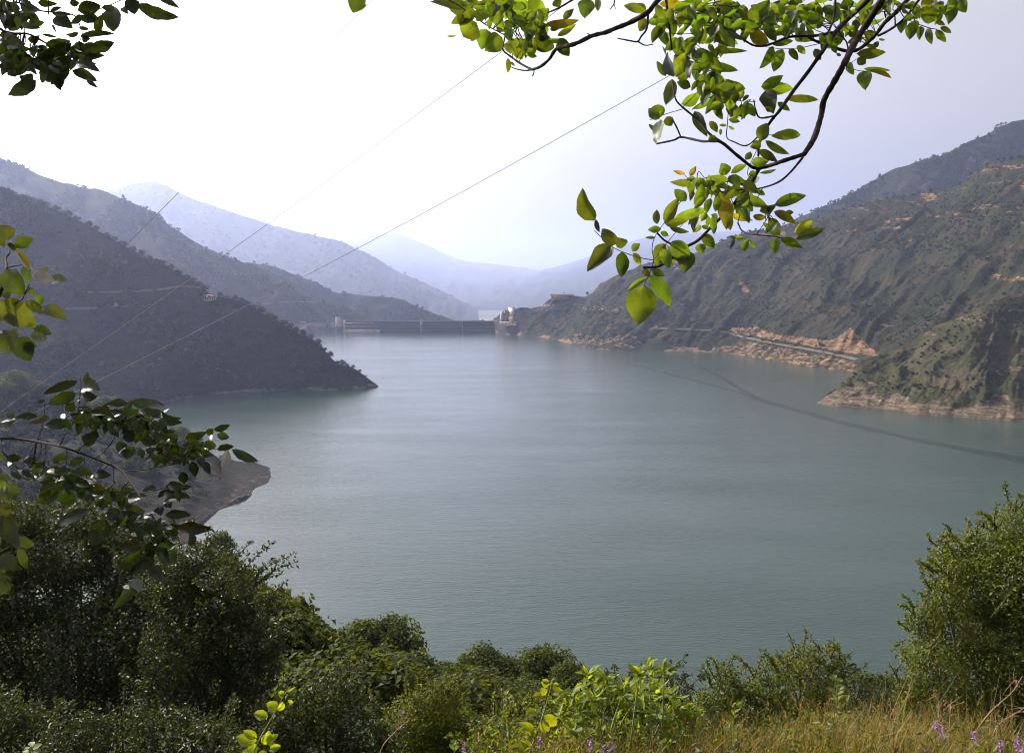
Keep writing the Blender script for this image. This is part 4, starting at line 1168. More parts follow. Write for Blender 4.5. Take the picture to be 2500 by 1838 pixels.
# ==================================================================== NEAR BUSHES, LUMP BY LUMP
def bush(name, label, cat, lumps, Y, leaf, mat, cover=2.6, aspect=0.5, sprigs=(), root=None, hi=1.3, warm=0.15, depth=1.0, sprig_leaf=None, seed=0, auto=2):
    rng = np.random.RandomState(300 + seed)
    C_ = []; R_ = []
    for (px, py, rp) in lumps:
        y = Y + rng.uniform(-0.35, 0.35) * depth + (1838 - py) * 0.0006 * Y * 0.3
        c = at_y(px, py, y); r = rp / F * y
        C_.append(c); R_.append(r)
    C_ = np.array(C_); R_ = np.array(R_)
    gx_ = C_[:, 0].mean() if root is None else at_y(root, 1700, Y)[0]
    base = np.array([gx_, Y + 0.2, float(ground_z(gx_, Y + 0.2))])
    t = empty(name, tuple(base), label, cat)
    acc = Acc()
    A_ = leaf * leaf * aspect * 0.5
    npl = cover * PI * R_ ** 2 / A_
    leaf_cloud(acc, rng, C_, R_ * 0.92, npl, leaf, aspect, jit=0.85, shell=0.45, squash=0.95, lo=0.6, hi=hi, warm=warm)
    st = Acc()
    for k, (c, r) in enumerate(zip(C_, R_)):
        off = rng.normal(size=3) * 0.03
        b = base + np.array([rng.uniform(-.25, .25), rng.uniform(-.15, .15), -0.1])
        mid = b * 0.45 + c * 0.55 + rng.normal(size=3) * 0.12 + np.array([0, 0, -0.12])
        tube(st, [b, mid, c], 0.022 * max(1, Y / 8), 0.008, 6, 0.15, seed=k)
        for q in range(7):
            e = c + rand_unit(rng, 1)[0] * r * 1.05
            tube(st, [c, (c + e) / 2 + rng.normal(size=3) * r * 0.12, e], 0.006 * max(1, Y / 8), 0.002, 4, n_per=3)
    sl = sprig_leaf or leaf
    # shoots of uneven length break up the outline
    sprigs = list(sprigs)
    for (px, py, rp) in lumps:
        for _ in range(auto):
            a_ = rng.uniform(-0.15 * PI, 1.15 * PI); ln_ = rng.uniform(0.25, 0.75) * min(rp, 80) + 12
            x0, y0 = px + math.cos(a_) * rp * 0.75, py - math.sin(a_) * rp * 0.75
            a2 = a_ * 0.6 + 0.4 * PI / 2
            sprigs.append((x0, y0, x0 + math.cos(a2) * (ln_ + rp * 0.2), y0 - math.sin(a2) * (ln_ + rp * 0.2)))
    for (x0, y0, x1, y1) in sprigs:
        a = at_y(x0, y0, Y); b = at_y(x1, y1, Y + rng.uniform(-0.3, 0.2))
        bend = (b - a) * 0.5 + rng.normal(size=3) * np.linalg.norm(b - a) * 0.06 + np.array([0, 0, 0.06 * np.linalg.norm(b - a)])
        path = smooth_path([a, a + bend, b], 8)
        tube(st, [a, a + bend, b], 0.006 * Y / 8 + 0.002, 0.0015 * Y / 8 + 0.0008, 5, n_per=5)
        ln = np.linalg.norm(b - a); m_ = max(6, int(ln / (sl * 0.16)))
        tt = rng.uniform(0.1, 1.0, m_)
        P = np.stack([np.interp(tt, np.linspace(0, 1, len(path)), path[:, i_]) for i_ in range(3)], -1)
        # gather into little rosettes
        P = P + rng.normal(size=P.shape) * sl * 0.22
        nrm = unit(rng.normal(size=(m_, 3)) * 0.8 + np.array([0, -0.2, 0.6])); d = unit(np.cross(nrm, rand_unit(rng, m_)))
        d = unit(d + unit(b - a) * 0.5); nrm = unit(nrm - d * np.sum(nrm * d, 1, keepdims=True))
        V, Fc = leaves4(P, d, nrm, sl * rng.uniform(0.6, 1.15, m_), sl * aspect * rng.uniform(0.8, 1.1, m_), rng)
        acc.add(V, Fc, np.repeat(tint_of(rng, m_, 0.75, hi, warm), 4, 0))
    acc.build("foliage", mat, t)
    st.build("stem", M_twig, t, smooth=True)
    return t

bush("bush", "big dark bush with small glossy leaves filling the lower left", "bush",
     [(30, 1275, 70), (110, 1270, 60), (200, 1270, 60), (280, 1300, 70), (60, 1350, 90), (170, 1350, 100), (290, 1380, 90), (380, 1360, 70), (80, 1450, 110), (220, 1470, 120), (350, 1460, 100), (60, 1570, 120), (200, 1600, 130), (340, 1580, 120),
      (-60, 1400, 130), (-80, 1560, 130), (60, 1700, 120), (200, 1730, 120), (330, 1700, 110)], 8.6, 0.045, M_leaf_gloss, 2.4, 0.5, root=150,
     sprigs=[(100, 1270, 90, 1215), (200, 1260, 230, 1205), (40, 1260, 30, 1210), (290, 1290, 330, 1235), (150, 1260, 160, 1200)], seed=1)
bush("bush", "glossy-leaved bush with long sprays reaching out over the lake at left", "bush",
     [(450, 1370, 70), (520, 1400, 75), (560, 1450, 70), (470, 1470, 90), (420, 1420, 80), (600, 1500, 60), (560, 1560, 90), (450, 1580, 110), (640, 1570, 55), (620, 1640, 70), (500, 1680, 100), (410, 1700, 90), (590, 1730, 70)], 8.0, 0.044, M_leaf_gloss, 2.3, 0.5, root=480,
     sprigs=[(560, 1400, 615, 1322), (580, 1410, 665, 1325), (600, 1430, 720, 1350), (610, 1440, 722, 1372), (560, 1390, 560, 1325), (500, 1350, 520, 1300), (440, 1330, 470, 1270), (430, 1310, 425, 1255), (620, 1470, 700, 1420), (630, 1480, 705, 1445), (640, 1500, 725, 1475), (650, 1530, 720, 1500), (655, 1560, 735, 1545), (660, 1600, 720, 1590), (570, 1400, 610, 1350), (600, 1440, 690, 1400),
             (500, 1340, 512, 1285), (460, 1330, 455, 1280), (620, 1440, 672, 1360)], sprig_leaf=0.05, seed=2)
bush("bush", "nearly black shaded bush along the bottom left edge", "bush",
     [(60, 1800, 90), (180, 1820, 90), (300, 1810, 90), (420, 1810, 90), (520, 1820, 80), (-40, 1760, 90), (620, 1830, 60)], 6.4, 0.04, M_leaf_gloss, 2.4, 0.5, root=250, hi=1.1, seed=3)
bush("bush", "glossy bush with pale glints left of centre at the bottom", "bush",
     [(800, 1700, 60), (760, 1760, 70), (850, 1720, 60), (880, 1790, 80), (780, 1830, 80), (700, 1780, 70), (680, 1840, 70), (830, 1660, 40), (640, 1770, 60), (900, 1840, 80)], 8.4, 0.052, M_leaf_gloss, 2.2, 0.45, root=790,
     sprigs=[(800, 1680, 790, 1640), (830, 1660, 850, 1635), (860, 1690, 880, 1650), (760, 1710, 740, 1670), (900, 1720, 905, 1690), (850, 1700, 900, 1660), (700, 1720, 690, 1675), (720, 1730, 745, 1680)], seed=4, hi=1.5)
bush("bush", "mound-shaped olive green bush at the bottom centre", "bush",
     [(1060, 1730, 70), (1110, 1760, 60), (1000, 1760, 70), (1040, 1800, 90), (1140, 1800, 70), (1090, 1850, 90), (960, 1810, 70), (1090, 1700, 40), (1000, 1850, 80)], 9.4, 0.04, M_leaf_olive, 2.4, 0.45, root=1050,
     sprigs=[(1090, 1700, 1115, 1655), (1060, 1690, 1050, 1665), (1110, 1710, 1145, 1670), (1020, 1720, 1020, 1670), (1130, 1740, 1150, 1720), (1040, 1700, 1100, 1650), (1060, 1690, 1090, 1640)], seed=5)
bush("bush", "low bush with yellow-green leaf tips left of the bright broad-leaved shrub", "bush",
     [(1210, 1800, 60), (1270, 1780, 60), (1190, 1840, 70), (1330, 1760, 60), (1290, 1830, 70), (1360, 1810, 60), (1250, 1730, 30), (1385, 1740, 50)], 6.0, 0.042, M_leaf_olive, 2.3, 0.5, root=1280,
     sprigs=[(1260, 1740, 1255, 1700), (1210, 1760, 1215, 1735), (1280, 1740, 1290, 1700), (1330, 1720, 1340, 1680)], seed=6, hi=1.7)
bush("bush", "leafy shrub behind the bright broad-leaved one, its thin twigs against the water", "bush",
     [(1500, 1690, 45), (1570, 1680, 50), (1640, 1690, 50), (1690, 1720, 50), (1440, 1700, 45), (1700, 1770, 70), (1620, 1760, 70), (1480, 1760, 70)], 12.0, 0.065, M_leaf_gloss, 2.0, 0.45, root=1600,
     sprigs=[(1640, 1660, 1675, 1600), (1630, 1660, 1640, 1612), (1590, 1660, 1585, 1615), (1500, 1670, 1500, 1622), (1540, 1660, 1540, 1635), (1660, 1670, 1690, 1645), (1450, 1690, 1440, 1650), (1620, 1650, 1670, 1620)], seed=7)
bush("bush", "tall open bush with slim trunk standing right of centre against the lake", "bush",
     [(1960, 1612, 45), (1925, 1640, 45), (2030, 1605, 38), (2050, 1640, 36), (1990, 1650, 55), (1880, 1670, 55), (1930, 1700, 60), (2010, 1700, 50), (1820, 1680, 55), (1770, 1690, 50), (1830, 1740, 70), (1740, 1740, 60), (1910, 1770, 80), (2000, 1770, 70), (1800, 1800, 70), (1770, 1650, 30)], 11.0, 0.06, M_leaf_olive, 1.7, 0.42, root=1960,
     sprigs=[(1960, 1600, 1940, 1572), (1965, 1600, 1960, 1575), (2030, 1600, 2035, 1568), (2040, 1620, 2080, 1590), (2050, 1640, 2088, 1620), (2040, 1650, 2070, 1648), (1900, 1640, 1885, 1605), (1760, 1660, 1745, 1625), (1770, 1660, 1780, 1612), (1740, 1680, 1712, 1625), (1820, 1640, 1810, 1622), (1910, 1620, 1895, 1585), (2000, 1600, 1995, 1580), (2060, 1660, 2085, 1628)], seed=8)
bush("bush", "dim low bush in the shade between the open bush and the big right one", "bush",
     [(2110, 1705, 45), (2160, 1720, 45), (2080, 1740, 50), (2140, 1770, 60), (2200, 1740, 40)], 14.0, 0.05, M_leaf_gloss, 2.2, 0.5, root=2130, sprigs=[(2100, 1690, 2105, 1668), (2150, 1700, 2160, 1675)], seed=9, hi=1.1)
bush("bush", "large rounded bush with small glossy leaves at the right edge", "bush",
     [(2490, 1300, 75), (2420, 1350, 75), (2360, 1350, 55), (2320, 1400, 55), (2400, 1430, 100), (2500, 1430, 120), (2310, 1470, 60), (2260, 1520, 50), (2350, 1540, 100), (2460, 1560, 120), (2240, 1600, 48), (2290, 1640, 80), (2400, 1660, 120), (2220, 1690, 45), (2260, 1740, 60), (2350, 1760, 90), (2470, 1730, 100), (2570, 1350, 110), (2580, 1520, 130), (2570, 1680, 130), (2300, 1350, 30)], 7.4, 0.036, M_leaf_olive, 2.5, 0.55, root=2480,
     sprigs=[(2480, 1250, 2495, 1205), (2470, 1260, 2470, 1225), (2490, 1240, 2520, 1180), (2400, 1290, 2420, 1262), (2370, 1310, 2362, 1268), (2330, 1360, 2290, 1320), (2290, 1400, 2258, 1375), (2230, 1500, 2196, 1478), (2220, 1540, 2190, 1515), (2210, 1560, 2176, 1590), (2200, 1620, 2172, 1655), (2430, 1290, 2450, 1262), (2300, 1370, 2275, 1350), (2260, 1460, 2232, 1440)], seed=10, hi=1.4)

# ==================================================================== LEAFY STEMS, SHRUB, VINES, GRASS, FLOWERS
def px_leaf(acc, b, t_, wpx, Y, rng, kind='oval', tint=(1, 1, 1), curl=0.22, tilt=0.6, dz=0.3, by_depth=False):
    B_ = at_y(b[0], b[1], Y); L = math.hypot(t_[0] - b[0], t_[1] - b[1]) / F * Y
    T_ = at_y(t_[0], t_[1], Y + rng.uniform(-dz, dz) * L)
    vd = -unit(ray(b[0], b[1]))
    nrm = unit(vd + rng.normal(size=3) * tilt * 0.5 + np.array([0, 0, 0.15]))
    big_leaf(acc, B_, T_, wpx / F * Y / max(0.55, abs(float(np.dot(nrm, vd)))) , nrm, rng, kind, curl, tint)

def leaf_rosette(acc, rng, c, n, L, wr, tint, up=0.3, kind='oval', curl=0.5):
    for k in range(n):
        az = k * 2.4 + rng.uniform(-.4, .4); el = rng.uniform(-0.5, 0.6) + up
        d = np.array([math.cos(az) * math.cos(el), math.sin(az) * math.cos(el), math.sin(el)])
        nrm = unit(np.array([0, 0, 1.0]) - d * d[2] + rng.normal(size=3) * 0.2)
        ln = L * rng.uniform(0.7, 1.2)
        p = c + rng.normal(size=3) * L * 0.12 
        big_leaf(acc, p, p + d * ln, ln * wr, nrm, rng, kind, curl, tuple(np.array(tint) * rng.uniform(0.7, 1.25)), nx=6, ny=1)

rng = np.random.RandomState(404)
def broad_shrub():
    Y = 4.4
    b = at_y(1520, 1900, Y); b[2] = float(ground_z(b[0], Y)) - 0.1
    t = empty("broad_leaved_shrub", tuple(b), "bright yellow-green shrub with long drooping leaves at the bottom centre right", "shrub")
    la = Acc(); st = Acc()
    tops = [(1440, 1645), (1478, 1650), (1560, 1640), (1585, 1630), (1622, 1632), (1400, 1690), (1450, 1695), (1520, 1680), (1560, 1690), (1610, 1680), (1640, 1690), (1420, 1735), (1480, 1730), (1540, 1735), (1600, 1740), (1650, 1745), (1400, 1780), (1460, 1785), (1520, 1790), (1580, 1790), (1640, 1800), (1440, 1830), (1500, 1835), (1570, 1835), (1620, 1700), (1680, 1790)]
    for k, (px, py) in enumerate(tops):
        y = Y + rng.uniform(-0.3, 0.35)
        c = at_y(px, py + 10, y)
        tube(st, [b, b * 0.5 + c * 0.5 + rng.normal(size=3) * 0.05, c], 0.010, 0.003, 5, n_per=4)
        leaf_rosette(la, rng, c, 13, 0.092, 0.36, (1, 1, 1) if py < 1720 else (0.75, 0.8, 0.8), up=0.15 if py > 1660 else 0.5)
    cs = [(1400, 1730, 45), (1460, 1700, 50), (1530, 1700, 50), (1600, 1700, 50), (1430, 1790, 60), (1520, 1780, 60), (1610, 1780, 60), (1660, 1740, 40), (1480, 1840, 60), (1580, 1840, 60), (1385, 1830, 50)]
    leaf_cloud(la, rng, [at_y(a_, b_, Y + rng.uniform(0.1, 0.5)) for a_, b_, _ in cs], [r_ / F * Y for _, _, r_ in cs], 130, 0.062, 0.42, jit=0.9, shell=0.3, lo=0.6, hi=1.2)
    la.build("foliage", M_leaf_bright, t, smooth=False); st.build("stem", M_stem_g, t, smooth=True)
broad_shrub()

def leafy_stem(name, label, path, Y, lpx, n, mat, kind='oval', wr=0.55, tint=(1, 1, 1), cat="plant", explicit=(), r=0.004):
    pts = [at_y(px, py, Y) for px, py in path]
    pts[0] = np.array([pts[0][0], pts[0][1], min(pts[0][2], float(ground_z(pts[0][0], Y)))])
    t = empty(name, tuple(pts[0]), label, cat)
    st = Acc(); la = Acc()
    Cc = tube(st, pts, r, r * 0.45, 6, 0.05, n_per=6)
    L = lpx / F * Y
    for k in range(n):
        u = 0.25 + 0.75 * (k + 0.5) / n
        p = np.array([np.interp(u, np.linspace(0, 1, len(Cc)), Cc[:, i_]) for i_ in range(3)])
        leaf_rosette(la, rng, p, 2 if k < n - 1 else 4, L * (1.15 - 0.5 * u), wr, tint, up=0.35, kind=kind, curl=0.3)
    for e in explicit:
        px_leaf(la, e[:2], e[2:4], e[4], Y, rng, 'oval', tuple(np.array(tint) * rng.uniform(0.85, 1.15)))
    la.build("foliage", mat, t, smooth=True); st.build("stem", M_stem_g, t, smooth=True)
    return t
R3 = lambda x, y: (x / 2.6975, 1300 + y / 2.6975)
R4 = lambda x, y: (700 + x / 2.809, 1450 + y / 2.809)
def conv(f, rows): return [(*f(a, b), *f(c, d), w_ / (2.6975 if f is R3 else 2.809)) for a, b, c, d, w_ in rows]
leafy_stem("vine_shoot", "thin leaning vine shoot with round yellow-green leaves, left of bottom centre", [R3(1640, 1560), R3(1690, 1400), R3(1760, 1270), R3(1830, 1150), R3(1870, 1070), R3(1915, 1010)], 4.2, 30, 0, M_leaf_bright,
    explicit=conv(R3, [(1690, 1370, 1550, 1345, 90), (1690, 1350, 1600, 1300, 60), (1765, 1210, 1668, 1190, 70), (1830, 1170, 1755, 1120, 70), (1835, 1170, 1862, 1110, 50), (1750, 1395, 1770, 1300, 80), (1760, 1390, 1835, 1325, 60), (1690, 1450, 1630, 1385, 60), (1680, 1450, 1590, 1440, 60), (1870, 1070, 1830, 1050, 40), (1860, 1090, 1850, 1030, 36), (1890, 1050, 1950, 1015, 22), (1900, 1100, 1930, 1120, 24), (1780, 1420, 1850, 1400, 50), (1700, 1470, 1760, 1440, 50)]), cat="vine", r=0.0045)
leafy_stem("vine_shoot", "straight pale vine shoot with reddish-tipped leaves beside the broad-leaved shrub", [R4(1640, 1180), R4(1670, 1080), R4(1710, 960), R4(1750, 850), R4(1790, 720), R4(1818, 610)], 4.1, 30, 0, M_leaf_bright, tint=(0.95, 0.85, 0.8),
    explicit=conv(R4, [(1765, 690, 1680, 705, 55), (1775, 690, 1740, 640, 55), (1800, 620, 1742, 600, 50), (1795, 610, 1750, 585, 40), (1820, 640, 1895, 665, 45), (1825, 620, 1870, 620, 30), (1730, 780, 1700, 790, 60), (1720, 800, 1635, 830, 60), (1760, 830, 1850, 900, 90), (1740, 870, 1800, 940, 70), (1710, 960, 1620, 970, 70), (1700, 990, 1660, 900, 60), (1690, 1020, 1780, 930, 60), (1670, 1060, 1520, 1050, 70), (1680, 1050, 1600, 1000, 60), (1700, 930, 1580, 880, 60)]), cat="vine", r=0.005)
leafy_stem("tall_weed", "tall leafy weed rising in front of the open bush right of centre", [(2052, 1830), (2045, 1760), (2044, 1700), (2040, 1655)], 4.6, 34, 9, M_leaf_bright, tint=(0.8, 0.8, 0.8))
leafy_stem("tall_weed", "leafy weed left of the tallest one, standing in the dark gap", [(1995, 1840), (1990, 1790), (1975, 1735)], 4.4, 32, 5, M_leaf_bright, tint=(0.75, 0.8, 0.8))
leafy_stem("tall_weed", "broad leafy weed just right of the bright shrub", [(1795, 1860), (1790, 1800), (1795, 1720)], 4.3, 34, 7, M_leaf_bright, tint=(0.85, 0.85, 0.8))
leafy_stem("tall_weed", "bushy weed between the bright shrub and the broad leafy weed", [(1715, 1860), (1712, 1800), (1708, 1730)], 4.5, 34, 7, M_leaf_bright, tint=(0.7, 0.78, 0.75))
leafy_stem("tall_weed", "short leafy weed at the foot of the open bush's dark trunk", [(2020, 1850), (2010, 1810), (2012, 1780)], 4.2, 34, 4, M_leaf_bright, tint=(0.7, 0.75, 0.7))
leafy_stem("tall_weed", "small pale weed at the bottom in front of the mound-shaped bush", [(1112, 1870), (1110, 1840), (1106, 1812)], 4.4, 24, 4, M_leaf_bright, tint=(0.7, 0.8, 0.7))
leafy_stem("tall_weed", "yellow-green weed in the bottom left corner", [(70, 1880), (72, 1850), (78, 1818)], 4.6, 38, 4, M_leaf_bright, tint=(0.8, 0.85, 0.8))

def grass():
    n_ = 26000
    x = rng.uniform(-1.2, 3.6, n_); y = rng.uniform(2.9, 4.9, n_)
    pxg = PW / 2 + F * x / y
    k = (pxg > 1180) & (pxg < 2560)
    k &= rng.uniform(size=n_) < np.clip((pxg - 1150) / 400, 0.15, 1)
    x, y = x[k], y[k]; n_ = len(x); pxg = pxg[k]
    z = ground_z(x, np.minimum(y, 4.0)) - 0.02
    z = ground_z(x, y) - 0.02
    h = rng.uniform(0.14, 0.36, n_) * (0.7 + 0.5 * np.clip(fbm(x * 1.5, y * 1.5, 2, 3) + 0.5, 0, 1)) * np.clip(0.82 + (pxg - 1400) / 2600, 0.75, 1.1) + np.clip(y - 4.0, 0, 1) * 0.42
    tall = rng.uniform(size=n_) < 0.02
    h = np.where(tall, h * 1.45, h)
    az = rng.uniform(0, 2 * PI, n_); ln = rng.uniform(0.1, 0.75, n_)
    d = np.stack([np.cos(az), np.sin(az), np.zeros(n_)], -1); s = np.stack([-np.sin(az), np.cos(az), np.zeros(n_)], -1)
    w_ = rng.uniform(0.0012, 0.0034, n_)[:, None]
    b = np.stack([x, y, z], -1)
    m1 = b + np.array([0, 0, 1]) * (h * 0.55)[:, None] + d * (h * ln * 0.2)[:, None]
    tp = b + np.array([0, 0, 1]) * (h * (1 - ln * 0.3))[:, None] + d * (h * ln * 0.75)[:, None]
    V = np.stack([b - s * w_, b + s * w_, m1 - s * w_ * 0.8, m1 + s * w_ * 0.8, tp], 1).reshape(-1, 3)
    i_ = np.arange(n_)[:, None] * 5
    Fq = np.concatenate([i_ + np.array([[0, 1, 3, 2]])]); Ft = i_ + np.array([[2, 3, 4]])
    dry = rng.uniform(size=(n_, 1)) < 0.6
    c = np.where(dry, np.array([[1.75, 1.25, 0.75]]), np.array([[0.6, 0.8, 0.4]])) * rng.uniform(0.6, 1.25, (n_, 1))
    T = np.repeat(c, 5, 0)
    # seed heads on part of the blades
    sel = np.where(rng.uniform(size=n_) < 0.16)[0]
    acc = Acc(); acc.add(V, Fq, T); acc.F.setdefault(3, []).append(Ft)
    q = len(sel) * 5
    P = np.repeat(tp[sel], 5, 0) - np.stack([0 * az[:q], 0 * az[:q], rng.uniform(0, 0.035, q)], -1) if q <= len(az) else None
    P = np.repeat(tp[sel], 5, 0); P[:, 2] -= rng.uniform(0, 0.04, q)
    D = unit(rng.normal(size=(q, 3)) * 0.6 + np.array([0, 0, 1.0])); Nn_ = unit(np.cross(D, rand_unit(rng, q)))
    V2, F2 = leaves4(P, D, Nn_, rng.uniform(0.010, 0.022, q), rng.uniform(0.003, 0.006, q), rng)
    acc.add(V2, F2, np.repeat(np.array([[1.9, 1.25, 0.7]]) * rng.uniform(0.6, 1.3, (q, 1)), 4, 0))
    o = acc.build("grass", leaf_mat("meadow_grass", (0.13, 0.125, 0.05), (0.20, 0.19, 0.045), 0.6, 0.35, 0.3))
    tag(o, "dry yellow-green meadow grass with seed heads along the bottom right", "grass", None, 'stuff')
    # low weeds and herbs between the blades
    acc = Acc()
    n2 = 9000
    x = rng.uniform(-1.6, 3.4, n2); y = rng.uniform(3.4, 5.4, n2); pxg = PW / 2 + F * x / y
    k = (pxg > 1150) & (pxg < 2560); x, y = x[k], y[k]; n2 = len(x)
    P = np.stack([x, y, ground_z(x, y) + rng.uniform(0, 0.30, n2) + np.clip(y - 4.1, 0, 1.2) * 0.35], -1)
    nrm = unit(rng.normal(size=(n2, 3)) + [0, 0, 1.0]); D = unit(np.cross(nrm, rand_unit(rng, n2)))
    V2, F2 = leaves4(P, D, nrm, rng.uniform(0.02, 0.05, n2), rng.uniform(0.008, 0.02, n2), rng)
    acc.add(V2, F2, np.repeat(tint_of(rng, n2, 0.6, 1.5, 0.2), 4, 0))
    o = acc.build("weeds", M_leaf_olive); tag(o, "low tangled herbs among the grass at the bottom right", "weeds", None, 'stuff')
grass()

M_purple = solid_mat("purple_petals", (0.34, 0.13, 0.42), 0.6, 0.2, 60.0, attr=True)
M_pink = solid_mat("reddish_seed", (0.30, 0.10, 0.10), 0.7, 0.3, 60.0, attr=True)
fl = [(1131, 1812, "on its own at the bottom, left of the vine shoot"), (1170, 1788, "pinkish, in front of the low bush left of centre"), (1318, 1800, "beneath the straight vine shoot"), (1440, 1812, "at the foot of the bright shrub, left one"), (1474, 1822, "at the foot of the bright shrub, middle one"), (1492, 1815, "at the foot of the bright shrub, right one"),
      (2284, 1768, "below the big right bush, upper left one"), (2301, 1778, "below the big right bush, tallest one"), (2379, 1788, "single, in the grass right of the tall dry stems"), (2443, 1812, "in the bottom right grass, left of the pair"), (2482, 1800, "in the bottom right grass nearest the edge"), (2262, 1828, "lowest in the grass below the big right bush"), (2492, 1826, "at the very bottom right corner")]
for k, (px, py, wh) in enumerate(fl):
    Y = 3.9 if px > 1300 else 4.3
    top = at_y(px, py, Y); g = float(ground_z(top[0], Y))
    b = np.array([top[0] + 0.01, Y, min(g, top[2] - 0.15)])
    t = empty("purple_flower", tuple(b), "purple flower spike " + wh, "flower", "purple flower spikes")
    st = Acc(); tube(st, [b, (b + top) / 2 + [0.01, 0, 0], top], 0.0022, 0.001, 5, n_per=3); st.build("stem", M_stem_g, t, smooth=True)
    acc = Acc(); q = 46
    P = top + np.stack([rng.normal(size=q) * 0.006, rng.normal(size=q) * 0.006, rng.uniform(-0.05, 0.012, q)], -1)
    D = unit(rng.normal(size=(q, 3)) + [0, 0, 0.2]); nn = unit(np.cross(D, rand_unit(rng, q)))
    V2, F2 = leaves4(P, D, nn, rng.uniform(0.006, 0.012, q), rng.uniform(0.005, 0.009, q), rng)
    acc.add(V2, F2, np.repeat(tint_of(rng, q, 0.7, 1.5, 0.1), 4, 0)); acc.build("blossom", M_purple if k != 1 else M_pink, t)

for k, (path, wh) in enumerate([([(2385, 1860), (2380, 1800), (2415, 1740), (2470, 1690), (2496, 1650)], "curving to the right edge, longest"), ([(2420, 1860), (2425, 1790), (2470, 1745), (2505, 1735)], "low arching one near the right edge"), ([(2290, 1850), (2292, 1780), (2290, 1690)], "upright in front of the big right bush"), ([(2315, 1850), (2318, 1770), (2322, 1705)], "upright, right neighbour of the first in front of the big bush"),
        ([(2130, 1850), (2140, 1790), (2165, 1745)], "slanting in the dark gap, left one"), ([(2175, 1850), (2180, 1780), (2192, 1730)], "slanting in the dark gap, right one"), ([(2090, 1850), (2110, 1800), (2150, 1770)], "lowest slanting one in the dark gap"), ([(925, 1860), (930, 1830), (965, 1785), (1000, 1755)], "brown, leaning between the two bottom bushes"), ([(2430, 1850), (2432, 1790), (2428, 1720)], "upright with reddish seeds near the right edge")]):
    Y = 4.3
    pts = [at_y(a_, b_, Y) for a_, b_ in path]; pts[0][2] = min(pts[0][2], float(ground_z(pts[0][0], Y)))
    t = empty("dry_stem", tuple(pts[0]), "thin dry stem " + wh, "stem", "dry stems")
    st = Acc(); Cc = tube(st, pts, 0.0028, 0.0012, 5, 0.1, n_per=6)
    for q in range(5):
        u = rng.uniform(0.45, 0.95); p = Cc[int(u * (len(Cc) - 1))]
        tube(st, [p, p + rng.normal(size=3) * 0.02 + [0, 0, 0.03], p + rng.normal(size=3) * 0.035 + [0, 0, 0.06]], 0.0012, 0.0006, 4, n_per=3)
    st.build("stem", solid_mat("dry_straw", (0.36, 0.26, 0.16), 0.8, 0.2, 30), t, smooth=True)
    acc = Acc(); q = 30; P = Cc[rng.randint(len(Cc) // 2, len(Cc), q)] + rng.normal(size=(q, 3)) * 0.012
    D = rand_unit(rng, q); nn = unit(np.cross(D, rand_unit(rng, q)))
    V2, F2 = leaves4(P, D, nn, rng.uniform(0.005, 0.010, q), rng.uniform(0.004, 0.007, q), rng); acc.add(V2, F2, np.ones((q * 4, 3))); acc.build("seed_head", M_pink, t)
# ==================================================================== OVERHANGING BRANCHES
M_leaf_walnut = leaf_mat("walnut_leaf", (0.040, 0.068, 0.011), (0.255, 0.335, 0.011), 0.42, 0.50, 0.45, veins=True)
M_leaf_toothed = leaf_mat("dark_toothed_leaf", (0.014, 0.024, 0.007), (0.032, 0.046, 0.003), 0.36, 0.40, 0.5, veins=True)
M_leaf_fig = leaf_mat("broad_leaf", (0.028, 0.040, 0.010), (0.10, 0.125, 0.007), 0.38, 0.45, 0.6, veins=True)
M_leaf_pale = leaf_mat("withered_leaf", (0.36, 0.345, 0.34), (0.12, 0.11, 0.10), 0.4, 0.2, 0.5, veins=True)
M_limb = solid_mat("branch_bark", (0.040, 0.029, 0.024), 0.9, 0.5, 55.0, 0.004, spec=0.1)

def at_d(px, py, d):
    return EYE + ray(px, py) * d

